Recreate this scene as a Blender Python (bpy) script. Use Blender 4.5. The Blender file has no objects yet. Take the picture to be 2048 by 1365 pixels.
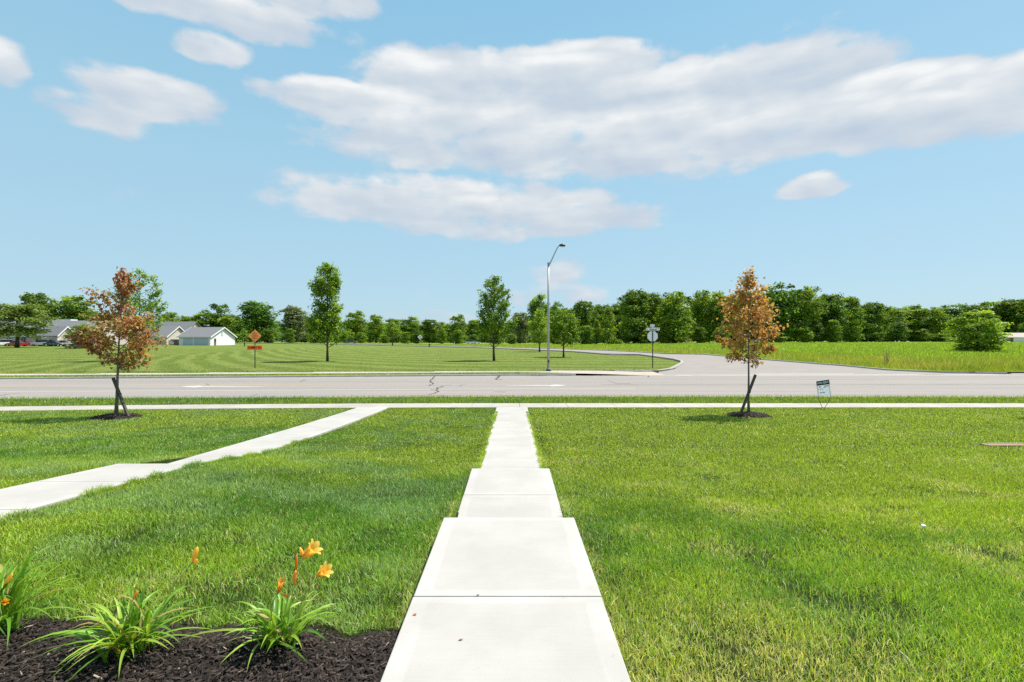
import bpy, bmesh, math, random
import numpy as np
from mathutils import Vector, Matrix, Euler

# ------------------------------------------------------------------ camera, sky, sun, exposure
SC = bpy.context.scene
COL = SC.collection
EYE = 1.49
F = 1024.0            # focal length in photo pixels (photo 2048 wide)
R = math.radians

cam_d = bpy.data.cameras.new("camera")
cam = bpy.data.objects.new("camera", cam_d)
COL.objects.link(cam)
cam.location = (0, 0, EYE)
cam.rotation_euler = (R(90), 0, 0)
cam_d.sensor_width = 36.0
cam_d.lens = 18.0
cam_d.clip_start = 0.05
cam_d.clip_end = 9000
SC.camera = cam

SUN_EL, SUN_AZ = R(61.5), R(62.0)     # azimuth from +Y towards +X
sun_d = bpy.data.lights.new("sun", 'SUN')
sun_d.energy = 4.6
sun_d.angle = R(0.53)
sun_d.color = (1.0, 0.955, 0.88)
sun = bpy.data.objects.new("sun", sun_d)
COL.objects.link(sun)
sdir = Vector((math.sin(SUN_AZ) * math.cos(SUN_EL), math.cos(SUN_AZ) * math.cos(SUN_EL), math.sin(SUN_EL)))
sun.rotation_euler = sdir.to_track_quat('Z', 'Y').to_euler()
sun.location = (30, 20, 60)

SC.view_settings.view_transform = 'Standard'
SC.view_settings.look = 'None'
SC.view_settings.gamma = 1.0
SC.view_settings.use_curve_mapping = False
SC.view_settings.exposure = 0.68
SC.render.film_transparent = False
SC.render.engine = 'CYCLES'
SC.cycles.max_bounces = 6
SC.cycles.diffuse_bounces = 3
SC.cycles.transmission_bounces = 4
SC.cycles.glossy_bounces = 2
SC.cycles.transparent_max_bounces = 4
SC.cycles.use_denoising = False
SC.cycles.use_adaptive_sampling = False
SC.render.filter_size = 0.95


class NT:
    """tiny node-tree writer"""
    def __init__(self, tree):
        self.t = tree
        self.n = tree.nodes
        self.l = tree.links

    def node(self, typ, **kw):
        nd = self.n.new(typ)
        for k, v in kw.items():
            setattr(nd, k, v)
        return nd

    def put(self, sock, v):
        if isinstance(v, bpy.types.NodeSocket):
            self.l.new(v, sock)
        elif v is not None:
            if isinstance(v, (tuple, list)) and len(v) == 3 and sock.type == 'RGBA':
                v = (*v, 1)
            sock.default_value = v

    def math(self, op, a, b=None, c=None, clamp=False):
        nd = self.node('ShaderNodeMath', operation=op, use_clamp=clamp)
        self.put(nd.inputs[0], a)
        if b is not None: self.put(nd.inputs[1], b)
        if c is not None: self.put(nd.inputs[2], c)
        return nd.outputs[0]

    def mix(self, f, a, b, blend='MIX'):
        nd = self.node('ShaderNodeMix', data_type='RGBA', blend_type=blend)
        self.put(nd.inputs[0], f); self.put(nd.inputs[6], a); self.put(nd.inputs[7], b)
        return nd.outputs[2]

    def noise(self, vec, scale, detail=4, rough=0.55, dim='3D', dist=0.0):
        nd = self.node('ShaderNodeTexNoise', noise_dimensions=dim)
        if vec is not None: self.put(nd.inputs['Vector'], vec)
        nd.inputs['Scale'].default_value = scale
        nd.inputs['Detail'].default_value = detail
        nd.inputs['Roughness'].default_value = rough
        nd.inputs['Distortion'].default_value = dist
        return nd.outputs[0]

    def ramp(self, f, stops, interp='LINEAR'):
        nd = self.node('ShaderNodeValToRGB')
        cr = nd.color_ramp
        cr.interpolation = interp
        while len(cr.elements) < len(stops):
            cr.elements.new(0.5)
        for e, (p, c) in zip(cr.elements, stops):
            e.position = p
            e.color = (*c, 1) if len(c) == 3 else c
        self.put(nd.inputs[0], f)
        return nd.outputs[0]

    def sstep(self, v, lo, hi, a=0.0, b=1.0):
        nd = self.node('ShaderNodeMapRange', interpolation_type='SMOOTHSTEP')
        self.put(nd.inputs['Value'], v)
        self.put(nd.inputs['From Min'], lo); self.put(nd.inputs['From Max'], hi)
        self.put(nd.inputs['To Min'], a); self.put(nd.inputs['To Max'], b)
        return nd.outputs[0]

    def mapping(self, vec, scale=(1, 1, 1), loc=(0, 0, 0), rot=(0, 0, 0)):
        nd = self.node('ShaderNodeMapping')
        self.put(nd.inputs[0], vec)
        nd.inputs['Location'].default_value = loc
        nd.inputs['Rotation'].default_value = rot
        nd.inputs['Scale'].default_value = scale
        return nd.outputs[0]

    def bump(self, h, strength=0.4, dist=0.02):
        nd = self.node('ShaderNodeBump')
        nd.inputs['Strength'].default_value = strength
        nd.inputs['Distance'].default_value = dist
        self.put(nd.inputs['Height'], h)
        return nd.outputs[0]


# ---- world: Nishita sky with a procedural layer of fair-weather clouds
world = bpy.data.worlds.new("World")
SC.world = world
world.use_nodes = True
wt = NT(world.node_tree)
wt.n.clear()
w_out = wt.node('ShaderNodeOutputWorld')
w_bg = wt.node('ShaderNodeBackground')
w_bg.inputs['Strength'].default_value = 0.10
wt.l.new(w_bg.outputs[0], w_out.inputs[0])
sky = wt.node('ShaderNodeTexSky', sky_type='NISHITA', sun_disc=False)
sky.sun_elevation = SUN_EL
sky.sun_rotation = SUN_AZ
sky.altitude = 200
sky.air_density = 1.0
sky.dust_density = 1.2
sky.ozone_density = 1.6
tc = wt.node('ShaderNodeTexCoord')
sep = wt.node('ShaderNodeSeparateXYZ')
wt.l.new(tc.outputs['Generated'], sep.inputs[0])
wx, wy, wz = sep.outputs
az = wt.math('ARCTAN2', wx, wy)
hyp = wt.math('SQRT', wt.math('ADD', wt.math('MULTIPLY', wx, wx), wt.math('MULTIPLY', wy, wy)))
el = wt.math('ARCTAN2', wz, hyp)


def pix_ang(px, py):
    X, Y, Z = (px - 1024) / F, 1.0, (682.5 - py) / F
    return math.atan2(X, Y), math.atan2(Z, math.hypot(X, Y))


comb = wt.node('ShaderNodeCombineXYZ')
wt.l.new(az, comb.inputs[0]); wt.l.new(el, comb.inputs[1])
cv = wt.mapping(comb.outputs[0], scale=(1.0, 1.5, 1.0))
nA = wt.noise(cv, 13.0, 8, 0.54)                       # billow outline
cvu = wt.mapping(comb.outputs[0], scale=(1.0, 1.5, 1.0), loc=(0.010, 0.032, 0))
nB = wt.noise(cvu, 6.0, 3, 0.45)
nE = wt.noise(cv, 6.0, 3, 0.45)
cvs = wt.mapping(comb.outputs[0], scale=(1.0, 3.6, 1.0))
nS = wt.noise(cvs, 7.0, 5, 0.55)                      # long flat strands
nC = wt.noise(wt.mapping(comb.outputs[0], scale=(1, 2.2, 1), loc=(3.1, 1.7, 0)), 4.2, 6, 0.6)
# (px, py of the middle, half width, up half height, down half height, weight)
CLOUDS = [
    (835, 150, 150, 62, 100, 0.95), (665, 195, 150, 46, 52, 0.85), (760, 225, 190, 60, 60, 0.7), (1060, 165, 270, 74, 150, 0.95), (1440, 172, 330, 74, 150, 1.0),
    (1770, 190, 220, 62, 110, 1.0), (1900, 190, 160, 70, 80, 0.9), (2010, 185, 190, 82, 90, 0.9), (1800, 245, 240, 60, 58, 0.7), (1120, 130, 240, 52, 90, 0.85), (930, 280, 330, 80, 70, 0.62), (1280, 290, 430, 90, 72, 0.7), (1560, 265, 240, 80, 62, 0.7),
    (860, 408, 330, 62, 60, 0.66), (1010, 440, 330, 60, 42, 0.6), (1150, 420, 118, 48, 40, 0.62),
    (1632, 380, 100, 40, 20, 0.8),
    (300, 190, 165, 56, 50, 0.75), (190, 225, 120, 40, 40, 0.3), (415, 100, 105, 46, 34, 0.62),
    (-10, 120, 85, 60, 60, 0.75), (330, -10, 440, 60, 50, 0.75), (610, -20, 160, 70, 62, 0.85),
    (1110, 548, 62, 26, 24, 0.42), (1110, 590, 100, 26, 34, 0.36), (850, 632, 90, 14, 18, 0.3),
]
wn1 = wt.noise(wt.mapping(comb.outputs[0], scale=(1, 1.3, 1), loc=(7.3, 2.2, 0)), 5.5, 2, 0.5)
wn2 = wt.noise(wt.mapping(comb.outputs[0], scale=(1, 1.3, 1), loc=(1.9, 8.4, 0)), 7.5, 2, 0.5)
azw = wt.math('ADD', az, wt.math('MULTIPLY', wt.math('SUBTRACT', wn1, 0.5), 0.10))
elw = wt.math('ADD', el, wt.math('MULTIPLY', wt.math('SUBTRACT', wn2, 0.5), 0.028))
dens = None
shade = None
for (cx, cy, hw, hu, hd, wgt) in CLOUDS:
    a0, e0 = pix_ang(cx, cy)
    a1, _ = pix_ang(cx + hw, cy)
    am, _ = pix_ang(cx - hw, cy)
    ha = 0.5 * (a1 - am)
    _, eu = pix_ang(cx, cy - hu)
    _, ed = pix_ang(cx, cy + hd)
    da = wt.math('MULTIPLY', wt.math('SUBTRACT', azw, a0), 1.0 / ha)
    de = wt.math('SUBTRACT', elw, e0)
    deu = wt.math('MULTIPLY', wt.math('MAXIMUM', de, 0.0), 1.0 / (eu - e0))
    ded = wt.math('MULTIPLY', wt.math('MINIMUM', de, 0.0), 1.0 / (e0 - ed))
    r2 = wt.math('ADD', wt.math('MULTIPLY', da, da),
                 wt.math('ADD', wt.math('MULTIPLY', deu, deu), wt.math('MULTIPLY', ded, ded)))
    d = wt.math('MULTIPLY', wt.math('MINIMUM', wt.math('MAXIMUM', wt.math('MULTIPLY', wt.math('SUBTRACT', 1.0, r2), 1.7), -1.6), 1.0), wgt)
    dens = d if dens is None else wt.math('MAXIMUM', dens, d)
    # height inside this cloud, weighted by being inside
    hgt = wt.math('MULTIPLY', wt.math('ADD', deu, ded), wt.math('MAXIMUM', d, 0.0))
    shade = hgt if shade is None else wt.math('MAXIMUM', shade, hgt)
# the same kind of clouds everywhere else round the sky
away = wt.sstep(wt.math('ABSOLUTE', az), 0.85, 1.05)
high = wt.sstep(el, 0.62, 0.74)
off = wt.math('MAXIMUM', away, high)
gen = wt.math('MULTIPLY', wt.math('SUBTRACT', nC, 0.50), 4.5)
gen = wt.math('SUBTRACT', wt.math('MULTIPLY', off, wt.math('ADD', gen, 1.4)), 1.4)
dens = wt.math('MAXIMUM', dens, gen)
nmix = wt.math('ADD', wt.math('MULTIPLY', wt.math('SUBTRACT', nA, 0.5), 2.3),
               wt.math('MULTIPLY', wt.math('SUBTRACT', nS, 0.5), 0.9))
field = wt.math('ADD', dens, nmix)
mask = wt.sstep(field, -0.14, 0.58)
mask = wt.math('MULTIPLY', mask, wt.sstep(el, 0.0, 0.09))
emb = wt.math('MULTIPLY', wt.math('SUBTRACT', nE, nB), 1.5)
lit = wt.math('ADD', wt.math('ADD', 0.38, emb), wt.math('MULTIPLY', shade, 0.95))
lit = wt.math('ADD', lit, wt.math('MULTIPLY', wt.math('SUBTRACT', nS, 0.5), 1.0), clamp=True)
ccol = wt.ramp(lit, [(0.0, (0.485, 0.57, 0.69)), (0.35, (0.575, 0.64, 0.715)), (0.7, (0.71, 0.745, 0.775)), (1.0, (0.885, 0.89, 0.885))])
ccol = wt.mix(1.0, ccol, (6.7, 6.7, 6.7), 'MULTIPLY')
# summer haze: thins the blue towards the ground
hz = wt.ramp(wt.math('MULTIPLY', el, 1.0 / 1.57, clamp=True),
             [(0.0, (2.95, 4.35, 5.15)), (0.2, (2.45, 4.20, 5.20)), (0.42, (1.60, 3.60, 5.05)), (1.0, (0.9, 2.3, 4.4))])
skyc = wt.mix(0.82, sky.outputs[0], hz)
final = wt.mix(wt.math('MULTIPLY', mask, 0.93), skyc, ccol)
wt.l.new(final, w_bg.inputs['Color'])

# ------------------------------------------------------------------ helpers
rng = np.random.default_rng(7)


def smooth01(t):
    t = np.clip(t, 0, 1)
    return t * t * (3 - 2 * t)


def vnoise(x, y, scale, seed=0):
    """value noise 0..1"""
    x = np.asarray(x, float) * scale + seed * 17.13
    y = np.asarray(y, float) * scale + seed * 9.71
    xi, yi = np.floor(x), np.floor(y)
    fx, fy = smooth01(x - xi), smooth01(y - yi)

    def h(a, b):
        v = np.sin(a * 127.1 + b * 311.7 + seed * 74.7) * 43758.5453
        return v - np.floor(v)
    return (h(xi, yi) * (1 - fx) + h(xi + 1, yi) * fx) * (1 - fy) + (h(xi, yi + 1) * (1 - fx) + h(xi + 1, yi + 1) * fx) * fy


def fbm(x, y, scale, seed=0, octs=3):
    s, a, t = 0, 0.5, 0
    for i in range(octs):
        s = s + a * vnoise(x, y, scale * 2 ** i, seed + i)
        t += a
        a *= 0.55
    return s / t


LAWN_Y = [-3, 2.0, 2.9, 4.33, 6.0, 7.28, 9.0, 13.0, 17.0, 18.6, 30]
LAWN_Z = [-0.03, -0.05, -0.10, -0.20, -0.34, -0.43, -0.54, -0.72, -0.85, -0.885, -0.885]
Z_WALK, Z_ROAD, Z_KERB = -0.88, -1.01, -0.88


LEFT_Z = [0.02, 0.0, -0.005, -0.05, -0.15, -0.25, -0.50, -0.715, -0.85, -0.885, -0.885]


def lawn_z(x, y):
    """the lawn falls from the houses to the sidewalk; it lies higher along the left walk"""
    w = smooth01((-np.asarray(x, float) - 1.6) / 2.2)
    return np.interp(y, LAWN_Y, LAWN_Z) * (1 - w) + np.interp(y, LAWN_Y, LEFT_Z) * w


def near_edge(x):       # near edge of the road
    return 22.35 + 0.035 * np.clip(x, -60, 0) - 0.0006 * np.clip(x, 0, 40) ** 2


def far_edge(x):        # far kerb of the road
    return 36.7 + 0.105 * np.clip(x, -45, 0) + 0.03 * np.clip(x, 0, 14) + 0.02 * np.clip(x - 14, 0, 60)


def road_y(t, x):
    return near_edge(x) * (1 - t) + far_edge(x) * t


def side_near(x):       # near edge of the public sidewalk
    return 18.30 - 0.0030 * np.clip(x, -40, 0) ** 2 * 1.0


def side_far(x):
    return side_near(x) + 1.22


def far_z(x, y):
    a = np.asarray(x, float) / np.maximum(np.asarray(y, float), 20)
    rise = 0.95 + np.where(a < 0, 0.55 * np.clip(-a / 0.6, 0, 1.3), 0.72 * smooth01((a - 0.02) / 0.55))
    s = np.clip((np.asarray(y, float) - 40) / 160, 0, 1.15)
    return -0.85 + s * rise


def on_ground(px, py):
    """where the view ray through a photo pixel meets the far ground"""
    lo, hi = 37.0, 600.0
    f = lambda d: (EYE - (py - 682.5) / F * d) - float(far_z((px - 1024) / F * d, d))
    d = lo
    while d < hi and f(d) > 0:
        d += 0.25
    return ((px - 1024) / F * d, d)


def at(px, d):
    return (px - 1024) / F * d


# ---- materials -----------------------------------------------------------
MATS = {}


def mat_new(name):
    m = bpy.data.materials.new(name)
    m.use_nodes = True
    t = NT(m.node_tree)
    t.n.clear()
    out = t.node('ShaderNodeOutputMaterial')
    MATS[name] = m
    return m, t, out


def principled(t, out, col, rough=0.6, metal=0.0, spec=0.4, normal=None, coat=0.0):
    p = t.node('ShaderNodeBsdfPrincipled')
    t.put(p.inputs['Base Color'], col)
    t.put(p.inputs['Roughness'], rough)
    p.inputs['Metallic'].default_value = metal
    p.inputs['Specular IOR Level'].default_value = spec
    p.inputs['Coat Weight'].default_value = coat
    if normal is not None:
        t.l.new(normal, p.inputs['Normal'])
    if out is not None:
        t.l.new(p.outputs[0], out.inputs[0])
    return p


def objco(t):
    return t.node('ShaderNodeTexCoord').outputs['Object']


def mat_plain(name, col, rough=0.6, metal=0.0, var=0.18, scale=6.0, bump=0.0, spec=0.4, coat=0.0):
    m, t, out = mat_new(name)
    co = objco(t)
    n = t.noise(co, scale, 5, 0.6)
    lo = tuple(c * (1 - var) for c in col)
    hi = tuple(min(1, c * (1 + var)) for c in col)
    c = t.mix(n, lo, hi)
    nm = t.bump(t.noise(co, scale * 4, 4, 0.6), bump, 0.01) if bump else None
    principled(t, out, c, rough, metal, spec, nm, coat)
    return m


def mat_leafy(name, trans=0.45, rough=0.5, spec=0.3, attr='Col', tr_tint=(1.25, 1.15, 0.45)):
    m, t, out = mat_new(name)
    a = t.node('ShaderNodeAttribute', attribute_name=attr)
    p = principled(t, None, a.outputs['Color'], rough, 0, spec)
    tr = t.node('ShaderNodeBsdfTranslucent')
    t.put(tr.inputs[0], t.mix(1.0, a.outputs['Color'], tr_tint, 'MULTIPLY'))
    mx = t.node('ShaderNodeMixShader')
    mx.inputs[0].default_value = trans
    t.l.new(p.outputs[0], mx.inputs[1]); t.l.new(tr.outputs[0], mx.inputs[2])
    t.l.new(mx.outputs[0], out.inputs[0])
    return m


def mat_concrete(name, base=(0.60, 0.585, 0.555), frame=False):
    m, t, out = mat_new(name)
    tcn = t.node('ShaderNodeTexCoord')
    co = tcn.outputs['Object']
    n1 = t.noise(co, 1.6, 5, 0.6)
    n2 = t.noise(co, 90, 3, 0.7)
    geo = t.node('ShaderNodeObjectInfo')
    c = t.mix(t.sstep(n1, 0.3, 0.7), tuple(v * 0.91 for v in base), tuple(v * 1.10 for v in base))
    c = t.mix(t.math('MULTIPLY', t.sstep(n2, 0.42, 0.75), 0.16), c, tuple(v * 0.62 for v in base))
    rnd = t.math('MULTIPLY_ADD', geo.outputs['Random'], 0.09, 0.95)
    cmb = t.node('ShaderNodeCombineXYZ')
    for i in range(3): t.l.new(rnd, cmb.inputs[i])
    c = t.mix(1.0, c, cmb.outputs[0], 'MULTIPLY')
    # stray rust and leaf stains
    st = t.sstep(t.noise(co, 5.5, 2, 0.5), 0.725, 0.80)
    c = t.mix(t.math('MULTIPLY', st, 0.45), c, (0.36, 0.25, 0.14))
    h = t.math('MULTIPLY', n2, 0.5)
    if frame:
        g = t.node('ShaderNodeSeparateXYZ')
        t.l.new(tcn.outputs['Generated'], g.inputs[0])
        ex = t.math('MINIMUM', g.outputs[0], t.math('SUBTRACT', 1.0, g.outputs[0]))
        ey = t.math('MINIMUM', g.outputs[1], t.math('SUBTRACT', 1.0, g.outputs[1]))
        wob = t.math('MULTIPLY', t.math('SUBTRACT', t.noise(co, 7, 3), 0.5), 0.03)
        ins = t.math('MULTIPLY', t.sstep(t.math('ADD', ex, wob), 0.080, 0.108), t.sstep(t.math('ADD', ey, wob), 0.044, 0.066))
        c = t.mix(t.math('MULTIPLY', t.sstep(t.noise(co, 22, 3, 0.6), 0.64, 0.74), 0.34), c, tuple(v * 0.6 for v in base))
        br = t.noise(t.mapping(co, scale=(3.0, 260, 1)), 1.0, 3, 0.6)
        br2 = t.noise(t.mapping(co, scale=(1.2, 60, 1), loc=(3, 1, 0)), 1.0, 3, 0.6)
        c2 = t.mix(br, tuple(v * 0.60 for v in base), tuple(v * 1.02 for v in base))
        c2 = t.mix(t.math('MULTIPLY', br2, 0.35), c2, tuple(v * 1.06 for v in base))
        c = t.mix(t.math('MULTIPLY', ins, 0.40), c, c2)
        h = t.math('ADD', h, t.math('MULTIPLY', t.math('MULTIPLY', br, ins), 1.3))
    principled(t, out, c, 0.85, 0, 0.25, t.bump(h, 0.35, 0.004))
    return m


def mat_asphalt():
    m, t, out = mat_new('worn_asphalt')
    co = objco(t)
    sp = t.noise(co, 38, 4, 0.8)
    lane = t.noise(t.mapping(co, scale=(0.02, 1.1, 1), rot=(0, 0, 0.03)), 1.0, 5, 0.6)
    blotch = t.noise(t.mapping(co, scale=(0.16, 0.6, 1)), 1.0, 5, 0.62)
    c = t.ramp(lane, [(0.25, (0.175, 0.152, 0.136)), (0.5, (0.232, 0.203, 0.182)), (0.75, (0.285, 0.248, 0.218))])
    c = t.mix(t.math('MULTIPLY', t.sstep(blotch, 0.5, 0.72), 0.35), c, (0.19, 0.178, 0.172))
    fine = t.noise(t.mapping(co, scale=(0.03, 3.2, 1), rot=(0, 0, 0.02), loc=(5, 2, 0)), 1.0, 4, 0.65)
    c = t.mix(t.math('MULTIPLY', t.sstep(fine, 0.50, 0.70), 0.38), c, (0.165, 0.148, 0.138))
    pat = t.noise(t.mapping(co, scale=(0.5, 1.4, 1), loc=(9, 4, 0)), 1.0, 2, 0.4)
    c = t.mix(t.math('MULTIPLY', t.sstep(pat, 0.64, 0.66), 0.22), c, (0.15, 0.138, 0.13))
    c = t.mix(t.math('MULTIPLY', t.sstep(sp, 0.30, 0.75), 0.35), c, (0.50, 0.47, 0.43))
    c = t.mix(t.math('MULTIPLY', t.sstep(sp, 0.60, 0.30), 0.30), c, (0.13, 0.12, 0.115))
    principled(t, out, c, 0.9, 0, 0.2, t.bump(sp, 0.5, 0.01))
    return m


def mat_turf(name, lo, hi, dry, stripes=None, sc=1.0, dry_amt=0.35):
    m, t, out = mat_new(name)
    co = objco(t)
    n1 = t.noise(co, 0.35 * sc, 5, 0.6)
    n2 = t.noise(co, 9.0 * sc, 5, 0.7)
    n3 = t.noise(t.mapping(co, scale=(0.6, 2.6, 1)), 1.3 * sc, 6, 0.7)
    c = t.mix(t.sstep(n2, 0.3, 0.7), lo, hi)
    c = t.mix(t.math('MULTIPLY', t.sstep(n1, 0.45, 0.72), dry_amt), c, dry)
    c = t.mix(t.math('MULTIPLY', t.sstep(n3, 0.48, 0.66), 0.55), c, tuple(v * 0.55 for v in lo))
    if stripes == 'mown':
        g = t.node('ShaderNodeSeparateXYZ'); t.l.new(co, g.inputs[0])
        xm_ = t.math('MINIMUM', t.math('MAXIMUM', g.outputs[0], -50.0), 0.0)
        ph = t.math('ADD', t.math('SUBTRACT', g.outputs[1], t.math('MULTIPLY', t.math('MULTIPLY', xm_, xm_), 0.022)), t.math('MULTIPLY', g.outputs[0], 0.05))
        ph = t.math('ADD', ph, t.math('MULTIPLY', t.noise(co, 0.09, 3, 0.5), 5.0))
        sn = t.math('SINE', t.math('MULTIPLY', ph, 2 * math.pi / 5.4))
        s_ = t.math('MULTIPLY', t.sstep(sn, -0.5, 0.7), t.math('MULTIPLY_ADD', t.noise(co, 0.25, 3, 0.6), 1.2, 0.15), clamp=True)
        c = t.mix(t.math('MULTIPLY', s_, 0.42), c, (0.28, 0.31, 0.085))
        stripes = None
    if stripes:
        wv = t.node('ShaderNodeTexWave', wave_type='BANDS', bands_direction='Y', wave_profile='SIN')
        t.put(wv.inputs['Vector'], t.mapping(co, rot=(0, 0, stripes[1])))
        wv.inputs['Scale'].default_value = stripes[0]
        wv.inputs['Distortion'].default_value = 1.6
        wv.inputs['Detail'].default_value = 3
        wv.inputs['Detail Scale'].default_value = 0.35
        s = t.sstep(wv.outputs[1], 0.30, 0.70)
        c = t.mix(t.math('MULTIPLY', s, stripes[2]), c, tuple(v * 1.75 for v in hi))
    h = t.math('ADD', n2, t.math('MULTIPLY', t.noise(co, 40 * sc, 3, 0.7), 0.5))
    principled(t, out, c, 0.95, 0, 0.1, t.bump(h, 0.9, 0.08))
    return m


M_GRASS = mat_leafy('grass_blades', 0.40, 0.42, 0.45)
M_LEAF = mat_leafy('tree_leaves', 0.50, 0.5, 0.3)
M_REDLEAF = mat_leafy('copper_leaves', 0.45, 0.45, 0.35, tr_tint=(1.3, 0.95, 0.55))
M_LILY = mat_leafy('lily_leaves', 0.35, 0.4, 0.4)
M_PETAL = mat_leafy('lily_petals', 0.5, 0.5, 0.2, tr_tint=(1.1, 1.0, 0.7))
M_SLAB = mat_concrete('broomed_concrete', (0.408, 0.388, 0.356), True)
M_CONC = mat_concrete('sidewalk_concrete', (0.37, 0.34, 0.30))
M_KERB = mat_concrete('kerb_concrete', (0.35, 0.325, 0.29))
M_PATH = mat_concrete('path_concrete', (0.38, 0.325, 0.265))
M_ASPH = mat_asphalt()
M_STREET = mat_plain('street_asphalt', (0.265, 0.236, 0.212), 0.9, 0, 0.15, 0.6, 0.3, 0.2)
M_SOIL = mat_turf('lawn_soil', (0.035, 0.055, 0.012), (0.055, 0.085, 0.018), (0.10, 0.085, 0.035), None, 3.0)
M_FARLAWN = mat_turf('mown_far_lawn', (0.090, 0.142, 0.020), (0.135, 0.185, 0.030), (0.21, 0.195, 0.055), 'mown')
M_FIELD = mat_turf('crop_field', (0.17, 0.26, 0.03), (0.25, 0.34, 0.04), (0.26, 0.28, 0.06), None, 0.7, 0.4)
M_ROUGH = mat_turf('rough_ground', (0.06, 0.10, 0.016), (0.09, 0.14, 0.022), (0.16, 0.15, 0.05), None, 0.4)
M_WHITEPAINT = mat_plain('worn_white_paint', (0.47, 0.455, 0.425), 0.8, 0, 0.14, 9, 0.1, 0.2)
M_YELLOWPAINT = mat_plain('worn_yellow_paint', (0.47, 0.33, 0.17), 0.85, 0, 0.25, 2, 0.1, 0.2)
M_TAR = mat_plain('crack_tar', (0.035, 0.032, 0.030), 0.7, 0, 0.3, 4)
M_DIRT = mat_plain('gutter_dirt', (0.12, 0.095, 0.07), 0.95, 0, 0.4, 9)
M_BARK = mat_plain('grey_bark', (0.19, 0.165, 0.145), 0.9, 0, 0.35, 14, 0.6, 0.2)
M_DBARK = mat_plain('dark_bark', (0.085, 0.07, 0.055), 0.9, 0, 0.35, 6, 0.6, 0.2)
M_STAKE = mat_plain('weathered_stake_wood', (0.105, 0.085, 0.068), 0.85, 0, 0.3, 12, 0.4, 0.2)
M_MULCH = mat_leafy('mulch_chips', 0.0, 0.85, 0.25)
M_MULCHB = mat_plain('mulch_base', (0.022, 0.018, 0.016), 0.95, 0, 0.4, 60, 0.8, 0.15)
M_GALV = mat_plain('galvanised_steel', (0.36, 0.365, 0.37), 0.5, 0.35, 0.12, 5)
M_DARKMETAL = mat_plain('dark_metal', (0.05, 0.052, 0.055), 0.45, 0.5, 0.15, 8)
M_SIGNBACK = mat_plain('bare_aluminium', (0.78, 0.80, 0.83), 0.5, 0.0, 0.05, 6)
def mat_thin(name, col, tr=0.45):
    m, t, out = mat_new(name)
    p = principled(t, None, t.mix(t.noise(objco(t), 6, 3), tuple(c * .96 for c in col), col), 0.45)
    q = t.node('ShaderNodeBsdfTranslucent'); t.put(q.inputs[0], col)
    mx = t.node('ShaderNodeMixShader'); mx.inputs[0].default_value = tr
    t.l.new(p.outputs[0], mx.inputs[1]); t.l.new(q.outputs[0], mx.inputs[2]); t.l.new(mx.outputs[0], out.inputs[0])
    return m


M_ORANGE = mat_thin('orange_sheeting', (1.0, 0.50, 0.19), 0.5)
M_ORANGE2 = mat_thin('deep_orange_sheeting', (1.0, 0.30, 0.06), 0.5)
M_BLACK = mat_plain('black_print', (0.012, 0.012, 0.013), 0.6, 0, 0.1, 5)
M_FADED = mat_plain('faded_brown_print', (0.42, 0.12, 0.03), 0.6, 0, 0.1, 5)
M_WHITE = mat_plain('white_sign_face', (0.80, 0.80, 0.79), 0.5, 0, 0.03, 5)
M_PLASTIC = mat_thin('corrugated_plastic', (0.92, 0.94, 0.95), 0.62)
M_PALEBLUE = mat_plain('pale_blue_print', (0.62, 0.72, 0.78), 0.5, 0, 0.04, 5)
M_REDPRINT = mat_plain('dark_red_print', (0.30, 0.05, 0.04), 0.6, 0, 0.1, 5)
M_SIDING = mat_plain('white_siding', (0.74, 0.72, 0.77), 0.7, 0, 0.04, 3, 0.1)
M_TAN = mat_plain('tan_brick', (0.52, 0.46, 0.41), 0.85, 0, 0.25, 5, 0.3)
M_GREYDOOR = mat_plain('blue_grey_door', (0.42, 0.47, 0.54), 0.6, 0, 0.05, 3)
M_SHINGLE = mat_plain('grey_shingles', (0.165, 0.165, 0.172), 0.95, 0, 0.35, 3.5, 0.6, 0.15)
M_TANSHINGLE = mat_plain('tan_shingles', (0.42, 0.36, 0.32), 0.95, 0, 0.25, 3.5, 0.6, 0.15)
M_TRIM = mat_plain('white_trim', (0.78, 0.78, 0.77), 0.6, 0, 0.05, 4)
M_GLASS = mat_plain('dark_window_glass', (0.02, 0.025, 0.03), 0.08, 0, 0.2, 1.0, 0, 0.6)
M_WOODF = mat_plain('brown_fence_wood', (0.17, 0.11, 0.075), 0.85, 0, 0.3, 4, 0.3)
M_RUBBER = mat_plain('tyre_rubber', (0.02, 0.02, 0.021), 0.8, 0, 0.2, 6)
M_CHROME = mat_plain('wheel_rim', (0.6, 0.6, 0.6), 0.3, 0.8, 0.05, 6)
M_LAMPRED = mat_plain('tail_lamp', (0.35, 0.02, 0.015), 0.3, 0, 0.1, 6)
M_HEADLAMP = mat_plain('head_lamp', (0.75, 0.76, 0.76), 0.15, 0, 0.05, 6)
PAINT = {k: mat_plain(k + '_car_paint', c, 0.25, 0.1, 0.03, 2, 0, 0.6, 0.6) for k, c in
         {'white': (0.78, 0.78, 0.78), 'red': (0.42, 0.015, 0.02), 'navy': (0.03, 0.045, 0.10), 'silver': (0.55, 0.57, 0.6)}.items()}
M_PINKSLAB = mat_plain('pinkish_slab', (0.30, 0.17, 0.13), 0.9, 0, 0.25, 9, 0.3)
M_PAPER = mat_plain('white_paper', (0.8, 0.8, 0.78), 0.8, 0, 0.05, 9)


# ---- object helpers ------------------------------------------------------
def tag(o, label=None, cat=None, group=None, kind=None):
    if label: o['label'] = label
    if cat: o['category'] = cat
    if group: o['group'] = group
    if kind: o['kind'] = kind
    return o


def link(name, me, mat=None, parent=None):
    o = bpy.data.objects.new(name, me)
    COL.objects.link(o)
    if parent is not None: o.parent = parent
    if mat is not None and me is not None and len(me.materials) == 0:
        me.materials.append(mat)
    return o


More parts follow.
